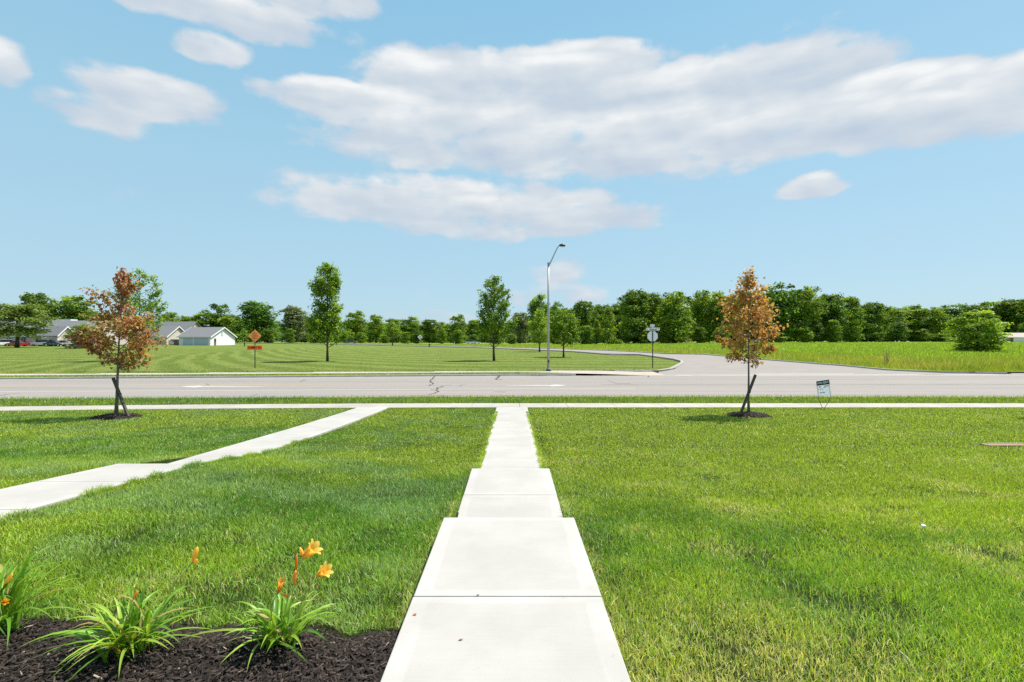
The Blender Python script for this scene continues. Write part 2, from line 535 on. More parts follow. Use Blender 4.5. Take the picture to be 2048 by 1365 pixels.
def thing(name, label, cat, loc=(0, 0, 0), rz=0.0, group=None, kind=None):
    o = bpy.data.objects.new(name, None)
    o.empty_display_size = 0.2
    COL.objects.link(o)
    o.location = loc
    o.rotation_euler = (0, 0, rz)
    return tag(o, label, cat, group, kind)


def dup(root, loc=None, rz=None, scale=None, label=None, group=None):
    c = root.copy(); COL.objects.link(c)
    for ch in root.children:
        d = ch.copy(); COL.objects.link(d); d.parent = c
        for g in ch.children:
            e = g.copy(); COL.objects.link(e); e.parent = d
    if loc is not None: c.location = loc
    if rz is not None: c.rotation_euler = (0, 0, rz)
    if scale is not None: c.scale = scale
    if label: c['label'] = label
    if group: c['group'] = group
    return c


def np_mesh(name, V, T, C=None, smooth=False):
    """mesh from (N,3) verts, (M,3) tris, optional (N,3) point colours"""
    me = bpy.data.meshes.new(name)
    V = np.ascontiguousarray(V, np.float32); T = np.ascontiguousarray(T, np.int32)
    me.vertices.add(len(V)); me.vertices.foreach_set('co', V.ravel())
    me.loops.add(T.size); me.loops.foreach_set('vertex_index', T.ravel())
    me.polygons.add(len(T))
    me.polygons.foreach_set('loop_start', np.arange(0, T.size, 3, dtype=np.int32))
    if smooth: me.polygons.foreach_set('use_smooth', np.ones(len(T), bool))
    me.update(calc_edges=True)
    if C is not None:
        a = me.color_attributes.new('Col', 'FLOAT_COLOR', 'POINT')
        C4 = np.ones((len(V), 4), np.float32); C4[:, :3] = C
        a.data.foreach_set('color', C4.ravel())
    return me


class MB:
    """collects simple shapes into one mesh"""
    def __init__(self):
        self.v, self.f = [], []

    def quad(self, pts):
        b = len(self.v); self.v += [tuple(p) for p in pts]; self.f.append(tuple(range(b, b + len(pts)))); return self

    def box(self, c, s, rot=None):
        b = len(self.v)
        for dz in (-.5, .5):
            for dx, dy in ((-.5, -.5), (.5, -.5), (.5, .5), (-.5, .5)):
                p = Vector((dx * s[0], dy * s[1], dz * s[2]))
                if rot is not None: p = rot @ p
                self.v.append((c[0] + p.x, c[1] + p.y, c[2] + p.z))
        for q in ((0, 3, 2, 1), (4, 5, 6, 7), (0, 1, 5, 4), (1, 2, 6, 5), (2, 3, 7, 6), (3, 0, 4, 7)):
            self.f.append(tuple(b + i for i in q))
        return self

    def tube(self, pts, rad, n=8, cap=True):
        pts = [Vector(p) for p in pts]
        if not hasattr(rad, '__len__'): rad = [rad] * len(pts)
        b0 = len(self.v)
        ref = None
        for i, p in enumerate(pts):
            d = (pts[min(i + 1, len(pts) - 1)] - pts[max(i - 1, 0)]).normalized()
            if ref is None:
                ref = d.orthogonal().normalized()
            u = (ref - d * ref.dot(d))
            u = u.normalized() if u.length > 1e-6 else d.orthogonal().normalized()
            ref = u
            w = d.cross(u)
            for k in range(n):
                a = 2 * math.pi * k / n
                self.v.append(tuple(p + (u * math.cos(a) + w * math.sin(a)) * rad[i]))
        for i in range(len(pts) - 1):
            for k in range(n):
                a, c = b0 + i * n + k, b0 + i * n + (k + 1) % n
                self.f.append((a, c, c + n, a + n))
        if cap:
            self.f.append(tuple(b0 + k for k in reversed(range(n))))
            e = b0 + (len(pts) - 1) * n
            self.f.append(tuple(e + k for k in range(n)))
        return self

    def prism(self, poly, y0, y1, axis='y'):
        """extrude a 2D polygon (x,z) along y, or (y,z) along x"""
        b = len(self.v); n = len(poly)
        for t in (y0, y1):
            for (a, z) in poly:
                self.v.append((a, t, z) if axis == 'y' else (t, a, z))
        fr = tuple(b + i for i in range(n)); bk = tuple(b + n + i for i in reversed(range(n)))
        self.f.append(fr); self.f.append(bk)
        for i in range(n):
            j = (i + 1) % n
            self.f.append((b + j, b + i, b + n + i, b + n + j))
        return self

    def build(self, name, mat, parent=None, smooth=False, bevel=0.0, fix=True):
        me = bpy.data.meshes.new(name)
        me.from_pydata(self.v, [], self.f)
        if fix or bevel:
            bm = bmesh.new(); bm.from_mesh(me)
            bmesh.ops.recalc_face_normals(bm, faces=bm.faces)
            if bevel:
                bmesh.ops.bevel(bm, geom=[e for e in bm.edges if len(e.link_faces) == 2 and e.calc_face_angle(0) > 0.5],
                                offset=bevel, segments=2, affect='EDGES', profile=0.6)
            bm.to_mesh(me); bm.free()
        if smooth:
            me.polygons.foreach_set('use_smooth', np.ones(len(me.polygons), bool))
        me.update()
        return link(name, me, mat, parent)


def text_mesh(name, body, size, mat, parent, loc, rot=(R(90), 0, 0), bold=0.0, sx=1.0):
    cu = bpy.data.curves.new(name, 'FONT')
    cu.body = body; cu.size = size; cu.align_x = 'CENTER'; cu.align_y = 'CENTER'
    cu.offset = bold; cu.extrude = 0.002; cu.resolution_u = 3
    tmp = bpy.data.objects.new('tmp_text', cu)
    COL.objects.link(tmp)
    dg = bpy.context.evaluated_depsgraph_get()
    me = bpy.data.meshes.new_from_object(tmp.evaluated_get(dg))
    bpy.data.objects.remove(tmp)
    me.materials.clear()
    o = link(name, me, mat, parent)
    o.location = loc; o.rotation_euler = rot; o.scale = (sx, 1, 1)
    return o


def grid_mesh(name, xs, ys, zf, mat, parent=None, keep=None, smooth=True):
    X, Y = np.meshgrid(xs, ys)
    Z = zf(X, Y) if callable(zf) else np.full_like(X, zf)
    V = np.stack([X, Y, Z], -1).reshape(-1, 3)
    nx, ny = len(xs), len(ys)
    i, j = np.meshgrid(np.arange(nx - 1), np.arange(ny - 1))
    a = (j * nx + i).ravel()
    Q = np.stack([a, a + 1, a + nx + 1, a + nx], -1)
    if keep is not None:
        c = V[Q].mean(1)
        Q = Q[keep(c[:, 0], c[:, 1])]
    T = np.concatenate([Q[:, [0, 1, 2]], Q[:, [0, 2, 3]]])
    used = np.unique(T); remap = np.full(len(V), -1); remap[used] = np.arange(len(used))
    me = np_mesh(name, V[used], remap[T], smooth=smooth)
    return link(name, me, mat, parent)


def band(name, xs, y0f, y1f, z, mat, parent=None, nv=2):
    rows = np.linspace(0, 1, nv)
    V = []
    for t in rows:
        V.append(np.stack([xs, y0f(xs) * (1 - t) + y1f(xs) * t, np.full_like(xs, z)], -1))
    V = np.concatenate(V); n = len(xs); T = []
    for r in range(nv - 1):
        for i in range(n - 1):
            a = r * n + i
            T += [(a, a + 1, a + n + 1), (a, a + n + 1, a + n)]
    return link(name, np_mesh(name, V, np.array(T)), mat, parent)


# ------------------------------------------------------------------ large structure: ground, roads, walks
XS = np.concatenate([np.linspace(-1400, -90, 25), np.linspace(-85, 85, 69), np.linspace(90, 1400, 25)])

# side street: centre line read off the two kerbs
street_px = [(1305, 712.3), (1200, 704.4), (1080, 699.4), (980, 696.0), (860, 693.2), (760, 690.9), (690, 689.5), (620, 688.2), (560, 687.5)]
sp = [(24.0, 36.9), (23.6, 45), (23.4, 55), (23.0, 66)] + [on_ground(*p) for p in street_px]
sp = np.array(sp)
# smooth + resample
tt = np.concatenate([[0], np.cumsum(np.hypot(*np.diff(sp, axis=0).T))])
ts = np.linspace(0, tt[-1], 90)
SPX, SPY = np.interp(ts, tt, sp[:, 0]), np.interp(ts, tt, sp[:, 1])
for _ in range(6):
    SPX[1:-1] = (SPX[:-2] + 2 * SPX[1:-1] + SPX[2:]) / 4
    SPY[1:-1] = (SPY[:-2] + 2 * SPY[1:-1] + SPY[2:]) / 4
SPX = np.append(SPX, SPX[-1] - 200); SPY = np.append(SPY, SPY[-1] + 25)
tx, ty = np.gradient(SPX), np.gradient(SPY)
tl = np.hypot(tx, ty); tx /= tl; ty /= tl
HW = 4.4


def street_side(x, y):
    """signed distance to the street centre line: <0 on the mown side (left/inside)"""
    x = np.asarray(x, float).ravel(); y = np.asarray(y, float).ravel()
    best = np.full(x.shape, 1e9); sg = np.zeros(x.shape)
    for i in range(len(SPX) - 1):
        ax, ay, bx, by = SPX[i], SPY[i], SPX[i + 1], SPY[i + 1]
        dx, dy = bx - ax, by - ay
        t = np.clip(((x - ax) * dx + (y - ay) * dy) / (dx * dx + dy * dy), 0, 1)
        d = np.hypot(x - ax - t * dx, y - ay - t * dy)
        s = np.sign(dx * (y - ay) - dy * (x - ax))
        u = d < best
        best = np.where(u, d, best); sg = np.where(u, -s, sg)
    return best * np.where(sg == 0, 1, sg)


ground = grid_mesh('ground', np.linspace(-4000, 4000, 41), np.concatenate([np.linspace(-300, 200, 26), np.linspace(260, 5000, 20)]),
                   lambda x, y: np.where(y < 42, -1.35, far_z(x, y) - 0.5), M_ROUGH)
tag(ground, kind='structure')

lawn_xs = np.sort(np.concatenate([np.arange(-60, -8, 1.0), np.arange(-8, 8, 0.4), np.arange(8, 61, 1.0), [-5.51, -5.44, -4.46, -4.39, -0.56, -0.47, 0.47, 0.56]]))


def lawn_sheet(x, y):
    z = lawn_z(x, y) - 0.03
    under = (np.abs(x) < 0.48) | ((x > -5.45) & (x < -4.45))
    return np.where(under, z - 0.35, z)      # dug out under the walks


lawn = grid_mesh('lawn', lawn_xs, np.linspace(-3, 18.6, 73), lawn_sheet, M_SOIL, keep=lambda x, y: y < side_near(x) + 0.3)
tag(lawn, kind='structure')
verge = band('verge', np.linspace(-120, 120, 121), lambda x: side_far(x) - 0.15, lambda x: near_edge(x) - 0.30, -0.92, M_SOIL)
tag(verge, kind='structure')


def street_left(y):      # kerb of the mown island: a wide curve out of the main road
    return np.interp(y, [36.6, 40.7, 41.6, 43, 46.7, 50, 53.5, 58, 68, 75], [10.6, 11.6, 12.4, 13.6, 15.4, 16.8, 17.9, 18.6, 18.75, 18.75])


def street_right(y):
    return np.interp(y, [36.6, 37.6, 38.3, 39.5, 42, 48, 58, 75], [52, 44, 38.5, 34, 30.8, 29, 27.9, 27.65])


def street_z(x, y):
    b = smooth01((np.asarray(y, float) - 38.5) / 9.0)
    return Z_ROAD * (1 - b) + (far_z(x, y) + 0.05) * b


gx = np.concatenate([np.linspace(-700, -125, 40), np.arange(-120, 120.1, 1.5), np.linspace(125, 700, 40)])
gy = np.concatenate([np.arange(36.0, 75, 0.8), np.arange(75, 260, 2.5), np.linspace(262, 900, 30)])


def warp_mesh(o, fun):
    me = o.data; n = len(me.vertices)
    co = np.empty(n * 3, np.float32); me.vertices.foreach_get('co', co); co = co.reshape(-1, 3)
    x, y = fun(co[:, 0].astype(float), co[:, 1].astype(float))
    z = far_z(x, y)
    me.vertices.foreach_set('co', np.stack([x, y, z], -1).astype(np.float32).ravel()); me.update()


far_lawn = grid_mesh('far_lawn', gx, gy, far_z, M_FARLAWN,
                     keep=lambda x, y: (y > far_edge(x) + 3.6) & (y < 220) & np.where(y < 74, x < street_left(y) + 1.6, street_side(x, y) < -HW + 1.2))
warp_mesh(far_lawn, lambda x, y: (np.where(y < 73, np.minimum(x, street_left(y) + 0.02), x), y))
tag(far_lawn, kind='structure')
field = grid_mesh('field', gx, gy, far_z, M_FIELD,
                  keep=lambda x, y: (y > far_edge(x) + 0.6) & np.where(y < 74, x > street_right(y) - 1.6, street_side(x, y) > HW - 1.2))
warp_mesh(field, lambda x, y: (np.where(y < 73, np.maximum(x, street_right(y) + 0.1), x), np.maximum(y, far_edge(x) + 1.3)))
tag(field, kind='structure')

# main road ---------------------------------------------------------------
road = band('road', XS, near_edge, lambda x: far_edge(x) + 0.05, Z_ROAD, M_ASPH, nv=7)
tag(road, kind='structure')
# side street with its wide mouth
rows = []
for y in np.concatenate([[36.62], np.arange(37.2, 75, 0.9)]):
    xl, xr = float(street_left(y)), float(street_right(y))
    rows.append([(xl + (xr - xl) * k / 8, max(y, float(far_edge(xl + (xr - xl) * k / 8)) + 0.051)) for k in range(9)])
for i in range(len(SPX)):
    if SPY[i] > 76:
        rows.append([(SPX[i] + ty[i] * o, SPY[i] - tx[i] * o) for o in np.linspace(-HW, HW, 9)])
V = [(x, y, float(street_z(x, y))) for r in rows for (x, y) in r]
T = []
for i in range(len(rows) - 1):
    for k in range(8):
        a = i * 9 + k
        T += [(a, a + 1, a + 10), (a, a + 10, a + 9)]
street = link('side_street', np_mesh('side_street', np.array(V), np.array(T)), M_STREET)
tag(street, kind='structure')


def kerb_along(name, pts, w=0.16, h=0.13, depth=0.30, mat=None, tilt=0.0):
    """a kerb ridge following a polyline of (x, y, z base of the road)"""
    b = MB(); n = len(pts)
    prof = [(-0.02, -depth), (0.0, 0.0), (0.03, h - 0.02), (0.055, h), (w, h), (w + 0.02, -depth)]
    for i, p in enumerate(pts):
        q0, q1 = pts[max(i - 1, 0)], pts[min(i + 1, n - 1)]
        d = Vector((q1[0] - q0[0], q1[1] - q0[1], 0)).normalized()
        nrm = Vector((-d.y, d.x, 0))
        for (o, z) in prof:
            b.v.append((p[0] + nrm.x * o, p[1] + nrm.y * o, p[2] + z))
    m = len(prof)
    for i in range(n - 1):
        for k in range(m - 1):
            a = i * m + k
            b.f.append((a, a + m, a + m + 1, a + 1))
    return b.build(name, mat or M_KERB)


kx = np.concatenate([np.linspace(-300, -60, 13), np.linspace(-56, 4.6, 41)])
k1 = kerb_along('kerb', [(x, float(far_edge(x)), Z_ROAD) for x in kx])
tag(k1, kind='structure')
# gutter pan in front of the far kerb
g1 = band('gutter', np.concatenate([kx, np.linspace(5, 13, 8)]), lambda x: far_edge(x) - 0.42, lambda x: far_edge(x) - 0.005, Z_ROAD + 0.004, M_KERB)
tag(g1, kind='structure')
# low kerb of the near side, mostly under the verge grass
k2 = kerb_along('kerb', [(x, float(near_edge(x)) - 0.17, Z_ROAD) for x in reversed(np.linspace(-80, 80, 81))][::-1], w=0.15, h=0.10)
tag(k2, kind='structure')
# kerb round the corner of the mown island, and on along both sides of the street
left_k = [(8.2, 40.75), (10.4, 40.62)] + [(float(street_left(y)), y) for y in np.arange(40.9, 75, 0.9)] + [r[0] for r in rows if r[0][1] > 76]
right_k = [(float(street_right(y)), y) for y in np.arange(38.6, 75, 0.9)] + [r[8] for r in rows if r[0][1] > 76]
k3 = kerb_along('kerb', [(x, y, float(street_z(x, y))) for x, y in left_k], w=0.30, h=0.14)
tag(k3, kind='structure')
k4 = kerb_along('kerb', [(x, y, float(street_z(x, y))) for x, y in right_k][::-1], w=0.18, h=0.12)
tag(k4, kind='structure')
cr = right_k
k5 = kerb_along('kerb', [(x, float(far_edge(x)) + 0.9, Z_ROAD) for x in np.linspace(cr[0][0] + 0.2, 150, 40)], w=0.5, h=0.06)
tag(k5, kind='structure')
shoulder = band('road_shoulder', np.linspace(12, 150, 60), lambda x: far_edge(x) + 0.051, lambda x: far_edge(x) + 0.95, Z_ROAD + 0.001, M_KERB)
tag(shoulder, kind='structure')

# far verge and far pavement ----------------------------------------------
fx = np.concatenate([np.linspace(-300, -60, 13), np.linspace(-56, 11.2, 48)])
fverge = band('verge', fx[fx < 4.4], lambda x: far_edge(x) + 0.16, lambda x: far_edge(x) + 1.85, Z_KERB - 0.015, M_SOIL)
tag(fverge, kind='structure')
fpath = band('pavement', fx, lambda x: far_edge(x) + np.where(x < 1.5, 1.75, 1.75 - 1.7 * smooth01((x - 1.5) / 3.5)), lambda x: far_edge(x) + 4.05, Z_KERB + 0.02, M_PATH)
me = fpath.data
for v in me.vertices:       # the apron runs down to the road level by the junction
    x, y = v.co.x, v.co.y
    s = float(smooth01((x - 5.0) / 5.5)); near = float(smooth01((4.2 - (y - float(far_edge(x)))) / 4.2))
    v.co.z -= 0.145 * s * max(near, s * 0.6)
tag(fpath, kind='structure')

# road markings, cracks ---------------------------------------------------
wl = band('lane_line', np.linspace(-120, 6.45, 80), lambda x: road_y(0.298, x) - 0.075, lambda x: road_y(0.298, x) + 0.075, Z_ROAD + 0.005, M_WHITEPAINT, road)
wl2 = band('edge_line', np.linspace(-120, 12, 60), lambda x: far_edge(x) - 0.62, lambda x: far_edge(x) - 0.50, Z_ROAD + 0.005, M_WHITEPAINT, road)
wl3 = band('edge_line', np.linspace(14.0, 60, 30), lambda x: far_edge(x) - 0.55, lambda x: far_edge(x) - 0.40, Z_ROAD + 0.005, M_WHITEPAINT, road)
yl = band('centre_line', np.linspace(-120, 1.0, 70), lambda x: road_y(0.565, x) - 0.09, lambda x: road_y(0.565, x) + 0.09, Z_ROAD + 0.005, M_YELLOWPAINT, road)
sb = band('stop_line', np.linspace(18.6, 26, 12), lambda x: far_edge(x) + 1.3, lambda x: far_edge(x) + 1.75, Z_ROAD + 0.012, M_WHITEPAINT, street)
sm = band('road_seam', np.linspace(5.0, 60, 50), lambda x: road_y(0.48, x) - 0.03 + 0.02 * np.sin(x * 1.7), lambda x: road_y(0.48, x) + 0.03 + 0.02 * np.sin(x * 2.3), Z_ROAD + 0.005, M_DIRT, road)


def turn_arrow(xc, yc, L, flip=1):
    p = [(-L / 2, -0.10), (L * 0.20, -0.10), (L * 0.26, -0.5), (L * 0.52, 0.10), (L * 0.34, 0.62), (L * 0.24, 0.25), (-L * 0.0, 0.30), (-L * .2, .16), (-L / 2, 0.05)]
    b = MB(); b.v = [(xc + flip * x, yc + y, Z_ROAD + 0.006) for x, y in p]
    b.f = [tuple(range(len(p)))]
    o = b.build('turn_arrow', M_WHITEPAINT, road)
    return o


turn_arrow(1.35, float(road_y(0.44, 1.35)), 3.4)
turn_arrow(-15.9, float(road_y(0.47, -15.9)), 4.6, -1)


def crack(px_pts, w=0.07, seed=1, mat=None, name='crack'):
    r_ = random.Random(seed)
    pts = []
    for (px, py) in px_pts:
        d = (EYE - Z_ROAD) * F / (py - 682.5)
        pts.append(Vector((at(px, d), d, Z_ROAD + 0.006)))
    fine = []
    for a, b in zip(pts[:-1], pts[1:]):
        n = max(2, int((b - a).length / 0.25))
        for k in range(n):
            q = a.lerp(b, k / n); q.x += r_.uniform(-.07, .07); q.y += r_.uniform(-.05, .05); fine.append(q)
    fine.append(pts[-1])
    b = MB()
    for i, p in enumerate(fine):
        d = (fine[min(i + 1, len(fine) - 1)] - fine[max(i - 1, 0)]).normalized()
        nr = Vector((-d.y, d.x, 0)) * w * r_.uniform(0.2, 0.62)
        b.v += [tuple(p + nr), tuple(p - nr)]
    for i in range(len(fine) - 1):
        b.f.append((2 * i, 2 * i + 1, 2 * i + 3, 2 * i + 2))
    return b.build(name, mat or M_TAR, road)


crack([(869, 753), (865, 758), (860, 764), (866, 768), (858, 772)], 0.09, 1)
crack([(848, 771), (872, 771.5), (905, 771)], 0.05, 2)
crack([(888, 773), (876, 776), (872, 780), (876, 784), (868, 787), (857, 790)], 0.09, 3)
crack([(863, 779), (872, 781)], 0.08, 4)
crack([(918, 773), (922, 771), (935, 769)], 0.04, 5)
crack([(984, 784), (1012, 784.5)], 0.06, 6)
crack([(1215, 762), (1228, 765), (1234, 768)], 0.04, 7)
crack([(1234, 768.5), (1250, 767.6), (1262, 768.4)], 0.11, 8)
crack([(412, 768), (420, 770)], 0.06, 9)
crack([(505, 791), (516, 789.5)], 0.05, 10)
crack([(598, 764), (612, 760)], 0.05, 11)
crack([(0, 792), (18, 789), (40, 787)], 0.05, 12)
crack([(1297, 752), (1298, 755)], 0.10, 13)
tp = crack([(1000.5, 751.5), (997, 754.5), (993.5, 758), (994, 759.5)], 0.16, 14, name='tar_patch')
tp2 = crack([(991, 759.8), (998, 759.6), (1003, 759.2)], 0.16, 15, name='tar_patch')
# leaf litter and dirt washed against the far kerb
for (x0, x1) in ((1.2, 2.6), (3.2, 4.4), (4.8, 6.2), (30, 33), (36, 41)):
    n = 14; b = MB(); r_ = random.Random(int(x0 * 10))
    for i in range(n):
        x = x0 + (x1 - x0) * i / (n - 1); e = math.sin(math.pi * i / (n - 1))
        base = float(far_edge(x)) - 0.02 + (0.87 if x0 > 20 else 0)
        b.v += [(x, base - 0.25 * e * r_.uniform(.3, 1), Z_ROAD + 0.009), (x, base, Z_ROAD + 0.012)]
    for i in range(n - 1): b.f.append((2 * i, 2 * i + 2, 2 * i + 3, 2 * i + 1))
    b.build('gutter_dirt', M_DIRT, road)

# concrete walks ----------------------------------------------------------
def slab(parent, x0, x1, y0, y1, z0, z1, mat, thick=0.16, gap=0.0035, bev=0.007, yfun0=None, yfun1=None):
    y0, y1 = y0 + gap, y1 - gap
    zz = lambda y: z0 + (z1 - z0) * (y - y0) / max(y1 - y0, 1e-6)
    b = MB()
    c = [(x0, y0), (x1, y0), (x1, y1), (x0, y1)]
    if yfun0 is not None:
        c = [(x0 + gap, yfun0(x0)), (x1 - gap, yfun0(x1)), (x1 - gap, yfun1(x1)), (x0 + gap, yfun1(x0))]
        zz = lambda y: z0
    b.v = [(x, y, zz(y) - thick) for x, y in c] + [(x, y, zz(y)) for x, y in c]
    b.f = [(0, 3, 2, 1), (4, 5, 6, 7), (0, 1, 5, 4), (1, 2, 6, 5), (2, 3, 7, 6), (3, 0, 4, 7)]
    return b.build('concrete_slab', mat, parent, bevel=bev)


def xc(y): return -0.032 + 0.0018 * y


WH = 0.55
walk = MB().box((0, 10.0, -1.0), (0.9, 16.6, 0.06)).build('walkway', M_SOIL)
tag(walk, kind='structure')
for (a, b_) in ((0.30, 1.65), (1.65, 2.99), (2.99, 4.33)):
    m = (a + b_) / 2
    slab(walk, xc(m) - WH, xc(m) + WH, a, b_, 0, 0, M_SLAB, 0.2)
slab(walk, xc(4.5) - WH, xc(4.5) + WH, 4.33, 4.66, -0.16, -0.16, M_SLAB, 0.2)
for (a, b_) in ((4.66, 6.03), (6.03, 7.28)):
    m = (a + b_) / 2
    slab(walk, xc(m) - WH, xc(m) + WH, a, b_, -0.32, -0.32, M_SLAB, 0.2)
ys3 = [7.28, 8.6, 9.95, 11.3, 12.65, 14.0, 15.35, 16.8, 18.29]
zs3 = lambda y: float(np.interp(y, [7.28, 9, 13, 17, 18.3], [-0.49, -0.535, -0.70, -0.84, -0.878]))
for a, b_ in zip(ys3[:-1], ys3[1:]):
    m = (a + b_) / 2
    wv = 0.50 if a < 15 else 0.55
    slab(walk, xc(m) - wv, xc(m) + wv, a, b_, zs3(a), zs3(b_), M_SLAB, 0.2)

LW0, LW1 = -5.50, -4.40
lwalk = MB().box((-4.95, 10.5, -1.05), (0.9, 15.0, 0.06)).build('walkway', M_SOIL)
tag(lwalk, kind='structure')
for a, b_ in ((2.0, 3.35), (3.35, 4.65), (4.65, 5.9), (5.9, 7.15)):
    za = lambda y: float(np.interp(y, [2, 4.4, 7.15], [0.02, -0.02, -0.22]))
    slab(lwalk, LW0, LW1, a, b_, za(a), za(b_), M_SLAB, 0.3)
ysl = [7.15, 8.5, 9.85, 11.2, 12.55, 13.9, 15.25, 16.6, 18.22]
zsl = lambda y: float(np.interp(y, [7.15, 8.3, 13, 17, 18.3], [-0.42, -0.47, -0.69, -0.84, -0.878]))
for a, b_ in zip(ysl[:-1], ysl[1:]):
    slab(lwalk, LW0, LW1, a, b_, zsl(a), zsl(b_), M_SLAB, 0.2)

swalk = band('sidewalk', np.linspace(-60, 60, 81), lambda x: side_near(x) + 0.1, lambda x: side_far(x) - 0.1, -1.06, M_SOIL)
tag(swalk, kind='structure')
sx = np.arange(-38.5 + 0.28, 40, 1.75)
for a, b_ in zip(sx[:-1], sx[1:]):
    slab(swalk, a, b_, 18, 19, Z_WALK, Z_WALK, M_CONC, 0.15, 0.005, 0.006, side_near, side_far)
# dark joints between three of the slabs
for xx in (0.28, 2.03, 3.78):
    MB().box((xx, 18.91, Z_WALK - 0.01), (0.013, 1.2, 0.012)).build('expansion_joint', M_TAR, swalk)

# ------------------------------------------------------------------ grass
def blades(x, y, z, h, w, lean, col, seg=2, curl=0.5, rs=None):
    """triangle blades: arrays in, (V,T,C) out"""
    rs = rs or rng
    n = len(x)
    a = rs.uniform(0, 2 * np.pi, n)             # facing
    la = rs.uniform(0, 2 * np.pi, n)            # lean direction
    wx_, wy_ = np.cos(a) * w * .5, np.sin(a) * w * .5
    lx, ly = np.cos(la) * lean * h, np.sin(la) * lean * h
    hz_ = h * np.sqrt(np.clip(1 - lean * lean * 0.8, 0.1, 1))
    if seg == 1:
        V = np.empty((n, 3, 3))
        V[:, 0] = np.stack([x - wx_, y - wy_, z], -1)
        V[:, 1] = np.stack([x + wx_, y + wy_, z], -1)
        V[:, 2] = np.stack([x + lx, y + ly, z + hz_], -1)
        T = np.arange(n * 3).reshape(n, 3)
        C = np.repeat(col, 3, 0)
        return V.reshape(-1, 3), T, C
    V = np.empty((n, 5, 3))
    V[:, 0] = np.stack([x - wx_, y - wy_, z], -1)
    V[:, 1] = np.stack([x + wx_, y + wy_, z], -1)
    mx, my, mz = x + lx * .35, y + ly * .35, z + hz_ * .6
    V[:, 2] = np.stack([mx - wx_ * .8, my - wy_ * .8, mz], -1)
    V[:, 3] = np.stack([mx + wx_ * .8, my + wy_ * .8, mz], -1)
    V[:, 4] = np.stack([x + lx, y + ly, z + hz_], -1)
    b = (np.arange(n) * 5)[:, None]
    T = np.concatenate([b + [0, 1, 3], b + [0, 3, 2], b + [2, 3, 4]])
    return V.reshape(-1, 3), T, np.repeat(col, 5, 0)


BED_X = [-8.0, -3.6, -2.75, -2.35, -1.9, -1.5, -1.2, -0.9, -0.62]
BED_Y = [2.75, 2.78, 2.84, 2.90, 2.86, 2.93, 2.92, 2.85, 2.86]


def bed_edge(x):
    return np.interp(x, BED_X, BED_Y) + 0.03 * np.sin(np.asarray(x) * 9.0) + 0.02 * np.sin(np.asarray(x) * 23.0)


MAPLE_L = (-11.95, 15.45)
MAPLE_R = (7.35, 15.90)
MAPLE_X = (17.15, 15.40)


def lawn_ok(x, y, pad=0.0):
    ok = y < side_near(x) - 0.01
    ok &= ~((np.abs(x - xc(y)) < np.where((y > 7.3) & (y < 15), 0.485, 0.555) + pad) & (y < 18.4))
    ok &= ~((x > LW0 - 0.005) & (x < LW1 + 0.005))
    ok &= ~((x < 0) & (y < bed_edge(x)) & (x > -9))
    for (mx, my) in (MAPLE_L, MAPLE_R, MAPLE_X):
        r_ = np.hypot(x - mx, (y - my)) * (1 + 0.2 * np.sin(3 * np.arctan2(y - my, x - mx)))
        ok &= r_ > 0.55
    ok &= ~((x > 9.55) & (x < 11.4) & (np.abs(y - 10.38) < 0.16))
    return ok


def grass_cols(x, y, rs, right_bias=True):
    g1 = np.array([0.125, 0.280, 0.030]); g2 = np.array([0.245, 0.450, 0.055]); g3 = np.array([0.46, 0.57, 0.045])
    dr = np.array([0.70, 0.62, 0.31]); bl = np.array([0.30, 0.46, 0.22])
    n = len(x)
    p = 0.35 * fbm(x, y, 0.55, 3, 3) + 0.65 * fbm(x, y, 1.7, 61, 3); q = fbm(x, y, 1.5, 11, 3); w = fbm(x, y, 0.16, 23, 2)
    u = rs.uniform(0, 1, n)
    t = smooth01(((p - 0.5) * 1.25 + 0.30 + (q - 0.5) * 0.7 + u * 0.5 - 0.25) / 0.6)[:, None]
    c = g1 * (1 - t) + g2 * t
    # yellower on the right hand lawn and in old mowing patches
    yl_ = smooth01((w * 0.75 + p * 0.45 - 0.48 + np.where(x > 0.6, 0.22, 0.07) + np.clip(y - 5, 0, 10) * np.where(x > 0.6, 0.03, 0.008)) / 0.34) * rs.uniform(0.25, 1.0, n)
    c = c * (1 - yl_[:, None]) + g3 * yl_[:, None]
    # dry straw blades
    edge = np.exp(-np.abs(np.abs(x - xc(y)) - 0.6) / 0.10) * (y < 6)
    corner = np.exp(-(((x - 1.3) / 0.75) ** 2 + ((y - 2.35) / 0.8) ** 2)) * 1.35
    pd = 0.05 + 0.55 * smooth01((q - 0.50) / 0.25) * smooth01((p - 0.35) / 0.3) * np.where(x > 0, 1.0, 0.55) + 0.45 * edge + 0.55 * corner
    pd *= np.where(y > 10, 0.6, 1.0)
    m = rs.uniform(0, 1, n) < pd
    mixd = rs.uniform(0.35, 1.0, n)[:, None]
    c = np.where(m[:, None], c * (1 - mixd) + dr * mixd, c)
    # silvery blue-green sheen painted into the blade colour in patches, mostly left
    sv = smooth01((fbm(x, y, 1.3, 41, 2) - 0.50) / 0.2) * np.where(x < -0.6, 0.85, 0.25) * rs.uniform(0, 1, n)
    c = c * (1 - sv[:, None]) + bl * sv[:, None]
    return c * rs.uniform(0.6, 1.45, n)[:, None]


VS, TS, CS = [], [], []
nv = 0


def add_bl(res):
    global nv
    V, T, C = res
    VS.append(V); TS.append(T + nv); CS.append(C); nv += len(V)


